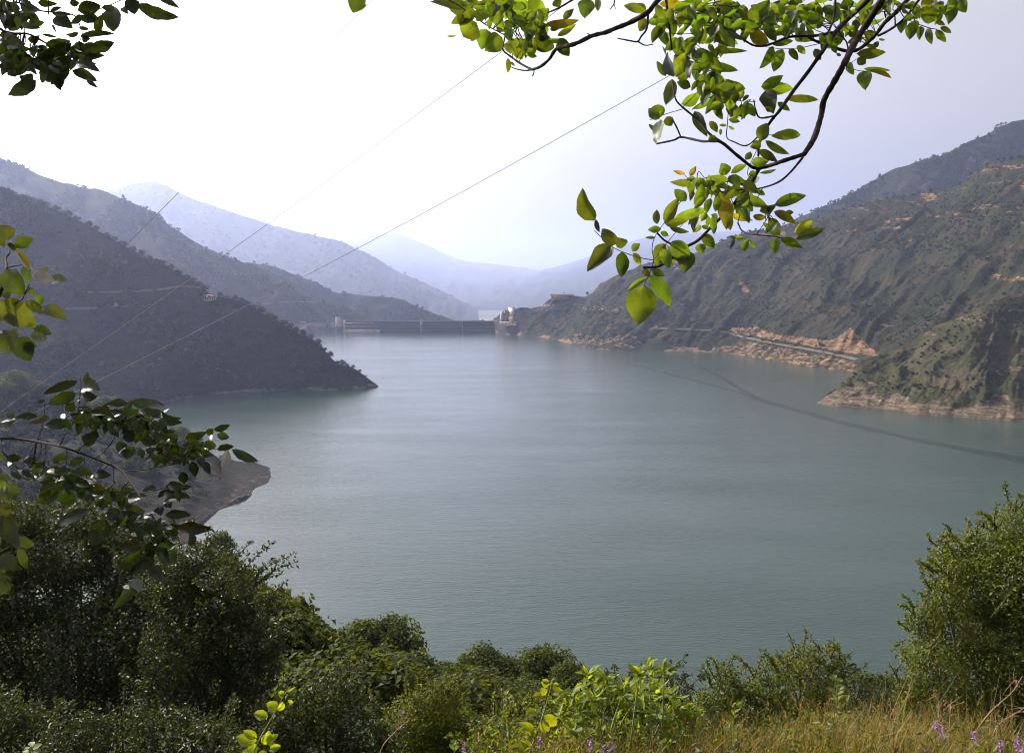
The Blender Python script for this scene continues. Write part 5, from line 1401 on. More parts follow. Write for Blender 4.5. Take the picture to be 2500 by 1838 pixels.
class Bough:
    def __init__(s, fr, depth, mat, kind, seed):
        s.ox, s.oy, s.sc = fr; s.d = depth; s.mat = mat; s.kind = kind; s.rng = np.random.RandomState(seed)
        s.wood = Acc(); s.la = Acc(); s.pales = []; s.pts = []
    def P(s, x, y): return s.ox + x / s.sc, s.oy + y / s.sc
    def dep(s, px, py):   # gentle depth relief so the bough has thickness
        return s.d + 0.22 * float(perlin(px * 0.006, py * 0.006, 3)) + 0.0
    def limb(s, pts, r0, r1, knob=0.12, sides=8):
        Q = []
        for x, y in pts:
            px, py = s.P(x, y); Q.append(at_d(px, py, s.dep(px, py)))
        k = s.d / F / s.sc
        s.pts.append(tube(s.wood, Q, r0 * k, r1 * k, sides, knob, seed=s.rng.randint(999), n_per=6))
    def leaf(s, x0, y0, x1, y1, w_, tint=None, pale=False, tilt=0.5, dj=0.10):
        rng = s.rng
        px, py = s.P(x0, y0); qx, qy = s.P(x1, y1)
        if tint is None and not pale and rng.uniform() < 0.07: tint = np.array([1.5, 0.9, 0.7]) * rng.uniform(0.5, 0.95)
        d = s.dep(px, py) + rng.uniform(-dj, dj)
        L = math.hypot(qx - px, qy - py) / F * d
        B_ = at_d(px, py, d); T_ = at_d(qx, qy, d + rng.uniform(-0.45, 0.45) * L)
        vd = -unit(ray(px, py))
        nrm = unit(vd + rng.normal(size=3) * tilt * 0.45)
        c = max(0.6, abs(float(np.dot(nrm, vd))))
        tn = tint if tint is not None else np.array([rng.uniform(0.8, 1.2), 1.0, 1.0]) * rng.uniform(0.22, 1.05)
        tgt = s.la
        if pale: tgt = Acc(); s.pales.append(tgt)
        big_leaf(tgt, B_, T_, w_ / s.sc / F * d / c, nrm, rng, s.kind, 0.34, tuple(tn), nx=8, ny=2)
    def leaves(s, rows, **kw):
        for r in rows: s.leaf(*r, **kw)
    def cloud(s, cx, cy, rx, ry, n, L, wr=0.55, dj=0.25):
        rng = s.rng
        for _ in range(int(n * 1.15)):
            a, q = rng.uniform(0, 2 * PI), math.sqrt(rng.uniform(0, 1))
            x, y = cx + rx * q * math.cos(a), cy + ry * q * math.sin(a)
            th = rng.normal(1.3, 1.0)   # mostly hanging, some sideways
            ln = L * rng.uniform(0.6, 1.15)
            s.leaf(x, y, x + ln * math.cos(th), y + ln * math.sin(th), ln * wr * rng.uniform(0.7, 1.1), dj=dj, tilt=1.0, tint=np.array([rng.uniform(0.75, 1.1), 1, 1]) * rng.uniform(0.3, 1.0))
            if rng.uniform() < 0.4:      # leaf stalk running back to the nearest limb
                px, py = s.P(x, y); d = s.dep(px, py); e = at_d(px, py, d)
                A_ = np.concatenate(s.pts); q_ = A_[int(np.argmin(np.linalg.norm(A_ - e, axis=1)))]
                if np.linalg.norm(q_ - e) < 0.22:
                    tube(s.wood, [q_, (q_ + e) / 2 + rng.normal(size=3) * 0.008, e], 0.0016, 0.0009, 4, n_per=3)
    def build(s, parent, name="bough"):
        b = s.wood.build(name, M_limb, parent, smooth=True)
        if s.la.n: 
            o = s.la.build("foliage", s.mat, None, smooth=True)
            o.parent = b; o.location = -np.array(parent.location)
        for pl in s.pales:
            o = pl.build("withered_leaf", M_leaf_pale, None, smooth=True)
            o.parent = b; o.location = -np.array(parent.location)
            tag(o, "pale withered curled leaf")
        return b

FZ3 = (1400, 0, 2.043); FZA = (1550, 0, 4.993); FZB = (1550, 270, 4.464); FZC = (1040, 0, 4.885); FZD = (1900, 0, 4.494); FC2 = (833, 0, 2.695)
tree_root = at_d(2350, -500, 2.6)
walnut = empty("overhanging_branch", tuple(tree_root), "long leafy branch hanging in from the top right with bright backlit leaves", "branch")

# -- main hanging bough
b = Bough(FZ3, 2.35, M_leaf_walnut, 'oval', 1)
b.limb([(1780, -350), (1640, -150), (1540, 0), (1470, 110), (1400, 220), (1350, 320), (1300, 410), (1250, 500), (1235, 580), (1200, 690), (1150, 770)], 19, 13)
b.limb([(1150, 770), (1050, 802), (980, 826), (925, 840)], 11, 10)
b.limb([(925, 842), (905, 880), (850, 960), (770, 1050), (690, 1130), (620, 1200), (545, 1240), (480, 1295), (420, 1330), (350, 1335)], 10, 6)
b.limb([(925, 840), (890, 833), (810, 770), (740, 712), (690, 705), (640, 705), (540, 685), (500, 700), (415, 718)], 9, 4.5)
b.limb([(742, 712), (680, 670), (620, 600), (550, 540), (512, 500), (498, 440), (490, 400)], 7, 3)
b.limb([(1145, 785), (1080, 862), (1020, 910), (930, 940), (850, 945), (760, 960)], 6, 3)
b.limb([(850, 920), (800, 905), (760, 908)], 4, 2.5)
b.limb([(420, 1165), (460, 1203), (532, 1237)], 4.5, 5.5)
b.limb([(495, 598), (517, 640), (535, 683)], 4, 4)
b.limb([(1000, 1030), (960, 1100), (915, 1168)], 1.8, 2.2)
b.limb([(820, 1112), (840, 1150), (880, 1168), (920, 1172), (1000, 1180), (1060, 1192), (1100, 1200)], 4.5, 2)
b.limb([(105, 1150), (130, 1175), (185, 1225), (240, 1255), (330, 1285), (400, 1298)], 2.0, 2.2)
b.limb([(352, 1425), (378, 1365), (400, 1300), (392, 1240), (410, 1175), (470, 1090), (540, 1000)], 1.6, 2)
b.limb([(400, 1300), (460, 1220), (510, 1160), (560, 1100)], 1.8, 1.5)
b.limb([(590, 910), (560, 880), (540, 862)], 1.6, 1.2)
b.limb([(590, 905), (660, 925), (720, 940)], 1.8, 2.5)
b.limb([(885, 890), (870, 850), (935, 710), (960, 680), (1000, 670)], 1.8, 1.4)
b.leaves([(108, 1100, 45, 940, 82), (225, 1215, 140, 1142, 72), (240, 1240, 222, 1185, 60), (188, 1215, 68, 1352, 92), (240, 1257, 238, 1385, 68), (292, 1252, 332, 1215, 40), (298, 1262, 336, 1325, 38),
          (385, 1375, 485, 1530, 76), (368, 1385, 260, 1465, 30), (345, 1345, 385, 1382, 32), (388, 1350, 458, 1378, 36), (490, 1205, 580, 1300, 100), (545, 1250, 560, 1360, 95), (455, 1215, 425, 1340, 85), (440, 1240, 480, 1340, 60),
          (640, 1170, 705, 1240, 52), (905, 880, 885, 925, 60)])
b.leaf(352, 1425, 325, 1620, 158, tint=np.array([0.72, 0.68, 0.7]), tilt=0.1); b.leaf(112, 1095, 130, 1160, 26, pale=True)
FR2 = b
b2 = b
def use(bg, fr): bg.ox, bg.oy, bg.sc = fr
use(b, FZB)
b.leaves([(1375, 330, 1440, 135, 150), (1488, 282, 1805, 268, 118), (1425, 330, 1685, 475, 85), (1350, 432, 1555, 560, 95), (1375, 350, 1253, 400, 105), (1270, 580, 1470, 540, 115), (1210, 540, 1262, 450, 74), (1050, 682, 1215, 590, 82), (1000, 700, 940, 575, 135),
          (600, 715, 668, 606, 62), (550, 688, 418, 655, 42), (625, 770, 378, 778, 88), (770, 770, 636, 748, 70), (1020, 745, 760, 735, 105), (745, 790, 640, 1030, 100), (800, 830, 735, 1020, 60),
          (560, 985, 430, 860, 115), (330, 1240, 480, 950, 135), (410, 1190, 795, 1070, 110), (340, 1250, 590, 1190, 92), (380, 1270, 595, 1325, 60), (285, 1290, 140, 1300, 80), (225, 1385, 112, 1385, 36), (280, 1322, 365, 1370, 62),
          (500, 1500, 240, 1640, 180), (510, 1500, 592, 1660, 160), (930, 890, 1000, 1300, 175), (1000, 1100, 900, 890, 150), (840, 1160, 862, 1350, 85), (1035, 1130, 1040, 1310, 85), (1040, 1140, 1290, 1200, 75), (1160, 950, 1450, 1045, 110), (1170, 980, 1290, 1100, 115),
          (1360, 1100, 1515, 1045, 92), (1522, 1030, 1870, 925, 130), (1518, 1100, 1760, 1240, 100), (1640, 1110, 1730, 1110, 58), (1450, 1180, 1595, 1270, 78), (1290, 1150, 1440, 1160, 72), (1465, 1330, 1592, 1310, 78), (1535, 1392, 1535, 1562, 120),
          (1230, 1410, 1310, 1505, 52), (1235, 1410, 1190, 1540, 95), (1090, 1382, 1196, 1385, 52), (1100, 1392, 1022, 1370, 40), (1590, 1390, 1830, 1500, 100), (1735, 1340, 1950, 1210, 140), (1760, 1400, 2065, 1290, 115), (735, 1382, 880, 1500, 100), (715, 1450, 725, 1558, 120),
          (720, 1252, 622, 1330, 66), (725, 1262, 806, 1280, 52), (770, 1110, 700, 1215, 85), (1190, 1080, 1242, 1130, 62), (1020, 720, 1145, 830, 115), (980, 862, 1110, 850, 60), (1190, 770, 1345, 900, 125), (1205, 795, 1085, 690, 50), (1240, 700, 1322, 680, 72), (1360, 680, 1542, 640, 38),
          (650, 10, 790, 290, 125), (815, 120, 900, 242, 80), (800, 332, 885, 282, 72), (1000, 165, 918, 160, 34), (1018, 170, 1086, 206, 32), (935, 200, 935, 272, 38), (1020, 100, 1130, 105, 52), (285, 100, 228, 358, 130), (345, 70, 405, 168, 72), (270, 90, 148, -20, 105), (1500, 0, 1420, -40, 60),
          (560, 790, 650, 860, 72), (880, 780, 700, 800, 80), (840, 860, 880, 930, 60), (620, 860, 600, 990, 60)])
b.leaf(1085, 1395, 1035, 1512, 40, pale=True); b.leaf(690, 1130, 580, 1250, 80, pale=True, tint=(0.35, 0.4, 0.35)); b.leaf(240, 1238, 240, 1080, 85, tint=(0.5, 0.45, 0.6))
b.leaf(150, 150, 280, 268, 45, tint=(0.35, 0.35, 0.3)); b.leaf(1750, 1400, 1875, 1375, 35, pale=True)
b.leaf(590, 900, 640, 800, 80, tint=(1.3, 0.95, 1)); b.leaf(600, 712, 660, 612, 50, tint=(1.4, 0.7, 1)); b.leaf(548, 690, 420, 655, 40, tint=(1.8, 0.8, 1))
use(b, FZ3)
for c in [(700, 900, 120, 40, 9), (760, 980, 130, 60, 14), (860, 1000, 80, 60, 10), (860, 930, 70, 40, 6), (640, 1080, 60, 30, 4), (960, 1110, 60, 40, 6)]:
    b.cloud(*c, 74, 0.5)
b.build(walnut)

# -- upper right boughs
b = Bough(FZ3, 2.5, M_leaf_walnut, 'oval', 2)
b.limb([(1700, -300), (1570, -120), (1470, 0), (1390, 75), (1300, 170), (1240, 260), (1170, 360), (1100, 450), (1030, 550), (980, 612), (930, 700), (922, 780)], 15, 6)
b.limb([(1290, 165), (1200, 180), (1080, 185), (1000, 215), (950, 230), (900, 228), (850, 200), (800, 162), (770, 140)], 7, 4)
b.limb([(1310, -60), (1300, 80), (1275, 155)], 6, 5)
b.limb([(1000, 580), (930, 588), (908, 545), (900, 500)], 5, 3)
b.limb([(960, 640), (870, 725), (800, 708), (765, 685), (768, 620), (772, 560)], 4, 1.6)
b.limb([(700, 0), (760, 75), (820, 110), (900, 130)], 3, 3)
b.limb([(590, 550), (700, 470), (800, 500), (910, 510)], 1.6, 1.6)
b.limb([(540, 540), (600, 480), (640, 430), (720, 330)], 2, 1.6)
b.limb([(380, 600), (460, 570), (545, 545)], 1.6, 2)
b.limb([(1290, 205), (1200, 225), (1130, 240), (1040, 245), (960, 235)], 1.8, 1.5)
use(b, FZA)
b.leaves([(700, 110, 610, 375, 150), (600, 120, 540, 345, 125), (770, 150, 755, 345, 115), (130, 150, 5, 50, 100), (140, 240, 50, 385, 125), (290, 300, 205, 535, 85), (395, 300, 260, 420, 62), (370, 360, 290, 480, 55), (1420, 345, 1640, 0, 280), (1560, 350, 1715, 250, 170),
          (1510, 365, 1800, 335, 68), (1400, 400, 1635, 525, 160), (1330, 495, 1330, 360, 85), (1690, 570, 1520, 840, 120), (1800, 600, 1690, 882, 160), (1880, 600, 1990, 738, 90), (1980, 560, 2080, 660, 80), (930, 620, 1380, 625, 70), (960, 430, 1220, 570, 220), (570, 622, 740, 445, 155),
          (700, 700, 930, 640, 115), (860, 800, 1260, 862, 115), (500, 940, 620, 640, 215), (380, 930, 265, 745, 85), (460, 970, 380, 1290, 160), (340, 1300, 168, 1360, 90), (335, 1290, 300, 1442, 85), (565, 1270, 820, 1115, 135), (520, 960, 690, 885, 95), (680, 1062, 510, 1000, 115),
          (730, 1000, 1020, 955, 130), (760, 1010, 950, 1110, 160), (990, 1105, 1350, 1085, 190), (1090, 1120, 1080, 1195, 115), (1230, 1220, 1335, 1110, 95), (1310, 1232, 1390, 1165, 52), (700, 1330, 960, 1200, 75), (900, 1190, 1230, 1260, 135), (1170, 1435, 1200, 1240, 145), (1220, 1400, 1440, 1310, 115),
          (1300, 1360, 1290, 1270, 62), (1540, 1065, 1810, 920, 135), (1560, 1080, 1930, 1080, 150), (1590, 1110, 1690, 1390, 210), (1840, 1200, 2240, 1220, 100), (1740, 1250, 1890, 1355, 75), (1150, 1465, 1285, 1485, 58), (1780, 150, 1860, 0, 150), (1950, 120, 1900, -20, 130), (1890, 300, 1960, 180, 95),
          (2050, 85, 2245, 110, 105), (2100, 240, 2220, 350, 130), (1830, 320, 1860, 470, 140), (1680, 550, 1930, 500, 80), (150, 270, 500, 200, 110), (260, 170, 535, 155, 85), (300, 50, 620, 60, 110), (600, -30, 760, 60, 90)])
b.leaf(960, 530, 1280, 150, 95, pale=True); b.leaf(480, 940, 400, 640, 130, pale=True, tint=(0.4, 0.45, 0.45)); b.leaf(560, 620, 470, 520, 70, pale=True, tint=(0.5, 0.5, 0.5)); b.leaf(385, 690, 330, 560, 26, pale=True)
use(b, FZ3)
for c in [(600, 30, 130, 50, 12), (760, 60, 120, 60, 18), (900, 90, 120, 70, 12), (1050, 40, 110, 45, 14), (1180, 60, 90, 60, 10), (560, 240, 60, 70, 9), (640, 330, 110, 70, 14), (720, 170, 80, 90, 16), (640, 130, 70, 60, 8), (700, 430, 90, 50, 8), (780, 500, 90, 50, 7), (880, 90, 60, 60, 8), (1130, 130, 60, 40, 6), (480, 130, 60, 60, 6)]:
    b.cloud(c[0], c[1], c[2], c[3], int(c[4] * 1.6), 88, 0.52)
b.build(walnut)

# -- rightmost bough
b = Bough(FZD, 2.6, M_leaf_walnut, 'oval', 3)
b.limb([(1760, -320), (1560, -130), (1420, 0), (1290, 140), (1170, 250), (1080, 370), (980, 470), (880, 545), (780, 565), (660, 540), (540, 480), (430, 460), (330, 410)], 27, 14)
b.limb([(1700, -150), (1530, 20), (1400, 190), (1290, 285), (1180, 355), (1095, 395)], 13, 14)
b.limb([(1165, 130), (1180, 200)], 8, 8); b.limb([(1280, 180), (1285, 290)], 7, 9)
b.limb([(720, 420), (755, 480), (765, 560)], 7, 9)
b.limb([(1250, 0), (1320, 90), (1380, 190), (1480, 245), (1640, 305), (1740, 325)], 5, 4)
b.limb([(730, 725), (800, 755), (900, 780), (1030, 785)], 4, 3)
b.limb([(700, 700), (780, 700), (860, 650)], 4, 3)
b.leaves([(945, 780, 960, 992, 145), (940, 755, 1235, 775, 62), (1000, 770, 1245, 862, 55), (870, 640, 960, 705, 105), (860, 590, 1182, 575, 115), (775, 680, 830, 825, 82), (1395, 220, 1350, 372, 95), (1490, 235, 1440, 440, 115), (1560, 290, 1545, 447, 78), (1645, 305, 1685, 492, 82), (1730, 330, 1840, 466, 78), (1780, 300, 1900, 367, 58),
          (1835, 80, 1870, 272, 180), (2000, -30, 2060, 142, 125), (1650, 10, 1740, 195, 155), (1560, 100, 1660, 225, 105), (1150, 92, 1240, 5, 72), (1200, 155, 1270, 45, 85), (835, 230, 965, 225, 100), (960, 245, 1165, 200, 50), (600, 260, 620, 50, 170), (280, 90, 485, 90, 95), (680, 85, 830, 20, 130), (845, 85, 1045, 5, 105),
          (400, 540, 465, 665, 85), (640, 340, 680, 492, 115), (20, 70, 130, 20, 115), (1730, 235, 1832, 282, 52), (1060, 465, 1092, 520, 85), (950, 350, 1045, 440, 105), (600, 500, 640, 592, 62), (1100, 432, 1172, 440, 26), (780, 340, 835, 425, 52), (560, 470, 680, 490, 80), (640, 590, 690, 615, 35), (1700, 60, 1800, 120, 120), (1580, 0, 1640, 130, 110), (1500, 90, 1560, 150, 60)])
use(b, FZ3)
for c in [(1430, 60, 70, 40, 8), (1440, 190, 60, 30, 6), (1600, 30, 60, 30, 8), (1750, 30, 110, 40, 14), (1850, 10, 80, 30, 6), (1270, 190, 60, 40, 7), (1380, 130, 60, 40, 6), (1180, 20, 80, 30, 8), (1330, 30, 60, 30, 6), (1700, 80, 60, 25, 5)]:
    b.cloud(*c, 70, 0.5)
# unseen foliage added to the branch above the picture, shading what hangs below
for c in [(900, -260, 500, 180, 60), (1500, -260, 400, 180, 50), (300, -260, 400, 150, 30)]:
    b.cloud(*c, 80, dj=0.7)
b.build(walnut)

# -- top centre bough
b = Bough(FC2, 2.2, M_leaf_walnut, 'oval', 4)
b.limb([(2700, -500), (2350, -230), (2090, 0), (2020, 80), (1900, 150), (1800, 190), (1740, 215), (1650, 238), (1540, 290), (1420, 322), (1370, 390), (1310, 440), (1255, 460)], 19, 9)
b.limb([(1255, 460), (1180, 420), (1110, 370), (1065, 330), (1070, 280), (1080, 230)], 8, 5); b.limb([(1255, 460), (1210, 466), (1150, 455), (1112, 440)], 6, 3); b.limb([(1268, 460), (1268, 480), (1258, 505)], 4, 4)
b.limb([(2020, 90), (2010, 190), (1975, 240), (1950, 275), (1900, 270), (1860, 262), (1820, 255)], 7, 4); b.limb([(1952, 275), (2000, 300), (2055, 292)], 5, 3); b.limb([(1620, 222), (1650, 240)], 3, 5)
b.limb([(2130, -60), (2145, 60), (2160, 180), (2175, 330)], 9, 6); b.limb([(1800, -20), (1795, 25), (1768, 65)], 5, 3); b.limb([(1795, 25), (1805, 62)], 3, 2)
b.limb([(1540, -10), (1440, 50), (1360, 85)], 7, 5); b.limb([(1080, 235), (960, 170), (860, 100), (760, 30), (700, 0)], 4, 3); b.limb([(1360, 85), (1200, 150), (1090, 230)], 4, 4)
use(b, FZC)
b.leaves([(600, 270, 440, 440, 250), (540, 200, 290, 285, 115), (900, 440, 700, 605, 235), (720, 350, 660, 600, 200), (560, 200, 260, 0, 180), (440, 120, 48, 25, 95), (600, 250, 760, 80, 150), (930, 340, 770, 85, 130), (1130, 340, 1170, 175, 115), (1060, 200, 1200, -20, 210), (1150, 100, 1460, 230, 330), (1130, 350, 1460, 300, 140),
          (1430, 290, 1830, 240, 95), (1570, 430, 1790, 290, 75), (1640, 235, 1765, 105, 85), (1270, 470, 1530, 580, 210), (1010, 480, 1150, 715, 230), (1150, 470, 1280, 690, 210), (960, 510, 1010, 650, 95), (975, 695, 975, 872, 66), (1010, 740, 1065, 792, 30), (1590, 460, 1710, 675, 165), (1290, 390, 1470, 460, 125),
          (1900, -10, 1890, 222, 200), (2040, -30, 2050, 140, 80), (590, 465, 528, 492, 32), (360, 420, 240, 430, 26), (810, 20, 620, 60, 85), (1070, 50, 1000, 130, 95), (1540, 0, 1590, 95, 120), (1450, 480, 1640, 480, 60), (1480, 350, 1600, 340, 60)])
use(b, FC2)
b.leaves([(100, -30, 75, 88, 130), (130, -40, 110, 60, 100), (2000, 80, 1860, 40, 60), (2005, 130, 1960, 205, 75), (2100, 170, 2045, 285, 62), (2130, 160, 2090, 260, 40), (1690, -10, 1690, 75, 40)])
for c in [(900, 60, 130, 60, 12), (1100, 100, 130, 90, 24), (1150, 240, 100, 80, 12), (1260, 150, 90, 100, 12), (1050, 20, 100, 40, 8), (1230, 300, 80, 60, 6), (2150, 110, 60, 60, 6), (950, 10, 200, 30, 8)]:
    b.cloud(*c, 90, 0.62)
b.build(walnut)

# -- top left: dark leaf cluster of another tree
FZT = (0, 0, 4.993)
dk = empty("overhanging_branch", tuple(at_d(-500, -300, 2.2)), "dense branch of dark pointed leaves hanging in the top left corner", "branch")
b = Bough(FZT, 2.1, M_leaf_toothed, 'toothed', 5)
b.limb([(-900, -200), (-300, 60), (40, 380), (350, 420), (620, 560), (850, 640), (900, 720), (860, 850), (760, 920)], 18, 5); b.limb([(-500, -400), (0, 60), (200, 30), (420, 120), (700, 160), (900, 190), (980, 330), (1000, 420), (950, 560)], 14, 5)
b.limb([(980, 200), (1200, 120), (1400, 40), (1600, -60)], 5, 6); b.limb([(805, -20), (770, 150)], 3, 3); b.limb([(590, 180), (610, 300), (620, 350)], 4, 3); b.limb([(1600, -60), (1660, 20)], 5, 5)
b.leaves([(440, 985, 95, 1160, 175), (260, 880, -20, 800, 135), (880, 860, 1190, 1000, 125), (1060, 960, 1195, 1075, 60), (920, 765, 1225, 885, 110), (880, 660, 1282, 680, 135), (1100, 580, 1395, 520, 135), (1000, 560, 1340, 600, 125), (980, 440, 1402, 415, 80), (1180, 395, 1240, 180, 115), (1380, 390, 1400, 90, 215), (1400, 90, 1240, 95, 85), (1480, 100, 1562, 178, 75),
          (1580, -20, 1640, 182, 185), (1655, 55, 2185, 215, 155), (1930, -20, 2190, 105, 75), (950, 130, 1228, 65, 160), (1190, 225, 960, 225, 105), (650, 230, 890, 345, 180), (640, 175, 890, 180, 65), (610, 155, 755, 90, 52), (460, 40, 705, 52, 75), (850, 40, 970, 35, 85), (870, 525, 405, 762, 140), (870, 700, 500, 800, 125), (840, 820, 560, 1000, 180), (760, 900, 750, 1072, 72), (700, 800, 640, 1025, 140),
          (560, 560, 870, 500, 115), (510, 420, 705, 462, 40), (350, 500, 485, 430, 92), (0, 500, 310, 590, 210), (0, 680, 400, 700, 170), (100, 750, 430, 830, 170), (0, 440, 220, 420, 135), (230, 170, 320, 270, 115), (60, 160, 200, 330, 175), (0, 100, 180, 60, 145), (250, 40, 450, 140, 155), (250, 290, 500, 345, 85), (640, 300, 690, 412, 30), (300, 1000, 400, 900, 110), (120, 840, 200, 940, 120), (250, 920, 300, 1000, 70),
          (960, 340, 1090, 360, 50), (840, 450, 960, 400, 60), (1000, 480, 1100, 470, 90), (380, 640, 560, 610, 50), (900, 560, 1180, 640, 120), (940, 800, 1180, 780, 100), (800, 430, 950, 410, 35), (450, 580, 560, 560, 40)], tint=None)
for c in [(120, 120, 160, 110, 16), (350, 180, 120, 100, 8), (120, 620, 180, 110, 22), (400, 760, 130, 70, 14), (700, 680, 140, 110, 16), (980, 620, 90, 100, 12), (1050, 200, 60, 60, 3), (600, 860, 80, 70, 7)]:
    b.cloud(*c, 200, 0.5)
for c in [(-300, -500, 700, 300, 60), (600, -700, 700, 300, 60), (-600, 300, 350, 500, 60), (1500, -600, 500, 250, 30)]:  # unseen leaf masses outside the frame, added to shade the visible cluster
    b.cloud(*c, 230, 0.55, dj=0.8)
b.build(dk)

# -- left edge: broad-leaved twig
FZF = (0, 530, 4.465)
fg = empty("leafy_twig", tuple(at_d(-300, 900, 2.0)), "twig with broad lobed leaves and one pale shiny folded leaf at the left edge", "twig")
b = Bough(FZF, 1.95, M_leaf_fig, 'oval', 6)
b.limb([(-700, 1700), (-200, 1200), (0, 830), (30, 700), (60, 600), (75, 540), (65, 450), (100, 400), (105, 345)], 22, 7); b.limb([(75, 552), (150, 535), (240, 522)], 7, 5); b.limb([(65, 448), (20, 400), (-10, 360)], 6, 4); b.limb([(240, 905), (280, 830), (335, 770)], 6, 4); b.limb([(-40, 1000), (120, 960), (240, 900)], 9, 6)
b.limb([(260, 850), (300, 780), (320, 735)], 5, 4); b.limb([(180, 350), (240, 500), (330, 590)], 8, 6)
b.leaves([(85, 250, 0, 85, 175), (60, 260, -20, 290, 100), (100, 330, 180, 300, 95), (165, 325, 365, 235, 125), (180, 350, 335, 590, 62), (440, 640, 520, 542, 95), (560, 700, 735, 682, 120), (85, 565, 275, 865, 210), (60, 600, 30, 800, 120), (250, 545, 320, 725, 85), (330, 770, 370, 872, 72), (440, 840, 430, 970, 90),
          (10, 910, 395, 1200, 270), (280, 920, 465, 1055, 115), (450, 990, 735, 1125, 140), (365, 1210, 570, 1280, 115), (340, 1280, 520, 1330, 110), (20, 1240, 90, 1500, 250), (190, 1330, 330, 1570, 220), (200, 1320, 400, 1420, 130), (120, 1230, 212, 1290, 75), (20, 770, 100, 890, 120), (-20, 1000, 15, 1160, 50), (-60, 600, -20, 760, 90)])
b.leaf(345, 620, 600, 690, 150, pale=True, tint=(1.1, 1.05, 1.15), tilt=1.2); b.leaf(20, 1000, 170, 1170, 110, pale=True, tint=(0.35, 0.4, 0.5))
b.build(fg)

# -- long thorny branch with toothed leaves, left
FZL = (0, 900, 2.753)
th = empty("thorny_branch", tuple(at_d(-300, 1060, 2.3)), "long thorny branch with small dark shiny toothed leaves reaching in from the left", "branch")
b = Bough(FZL, 2.2, M_leaf_toothed, 'toothed', 7)
b.limb([(-500, 520), (-200, 480), (0, 468), (100, 470), (250, 490), (400, 520), (520, 560), (640, 605), (760, 655), (825, 690), (870, 750), (930, 840), (1000, 950), (1060, 1050), (1080, 1130)], 9, 3.5, 0.1)
for tw in ([(250, 488), (280, 400), (300, 300), (300, 240)], [(400, 518), (440, 440), (478, 385)], [(478, 385), (520, 310), (535, 200), (545, 100), (540, 60)], [(520, 558), (580, 490)], [(640, 603), (700, 560)], [(730, 642), (830, 612), (950, 560)], [(825, 690), (950, 680), (1100, 655), (1200, 630), (1300, 560), (1400, 480)], [(845, 705), (920, 750), (1010, 782)],
           [(930, 840), (1040, 820), (1130, 790)], [(1080, 1130), (1000, 1240), (900, 1360)], [(1000, 950), (850, 1000), (760, 960)], [(700, 560), (760, 480), (800, 380), (880, 330), (1000, 280)], [(1300, 560), (1420, 540), (1500, 545)], [(300, 340), (200, 330), (90, 330)]):
    b.limb(tw, 3.6, 1.8, 0.1, 6)
for tw in ([(10, 478), (14, 520), (18, 560)], [(305, 508), (307, 560), (305, 600)], [(450, 545), (450, 600), (445, 650)], [(565, 580), (568, 630), (560, 670)], [(762, 665), (762, 740), (758, 800)], [(160, 480), (162, 505)], [(100, 468), (97, 455)]):
    b.limb(tw, 3.2, 1.0, 0.05, 5)
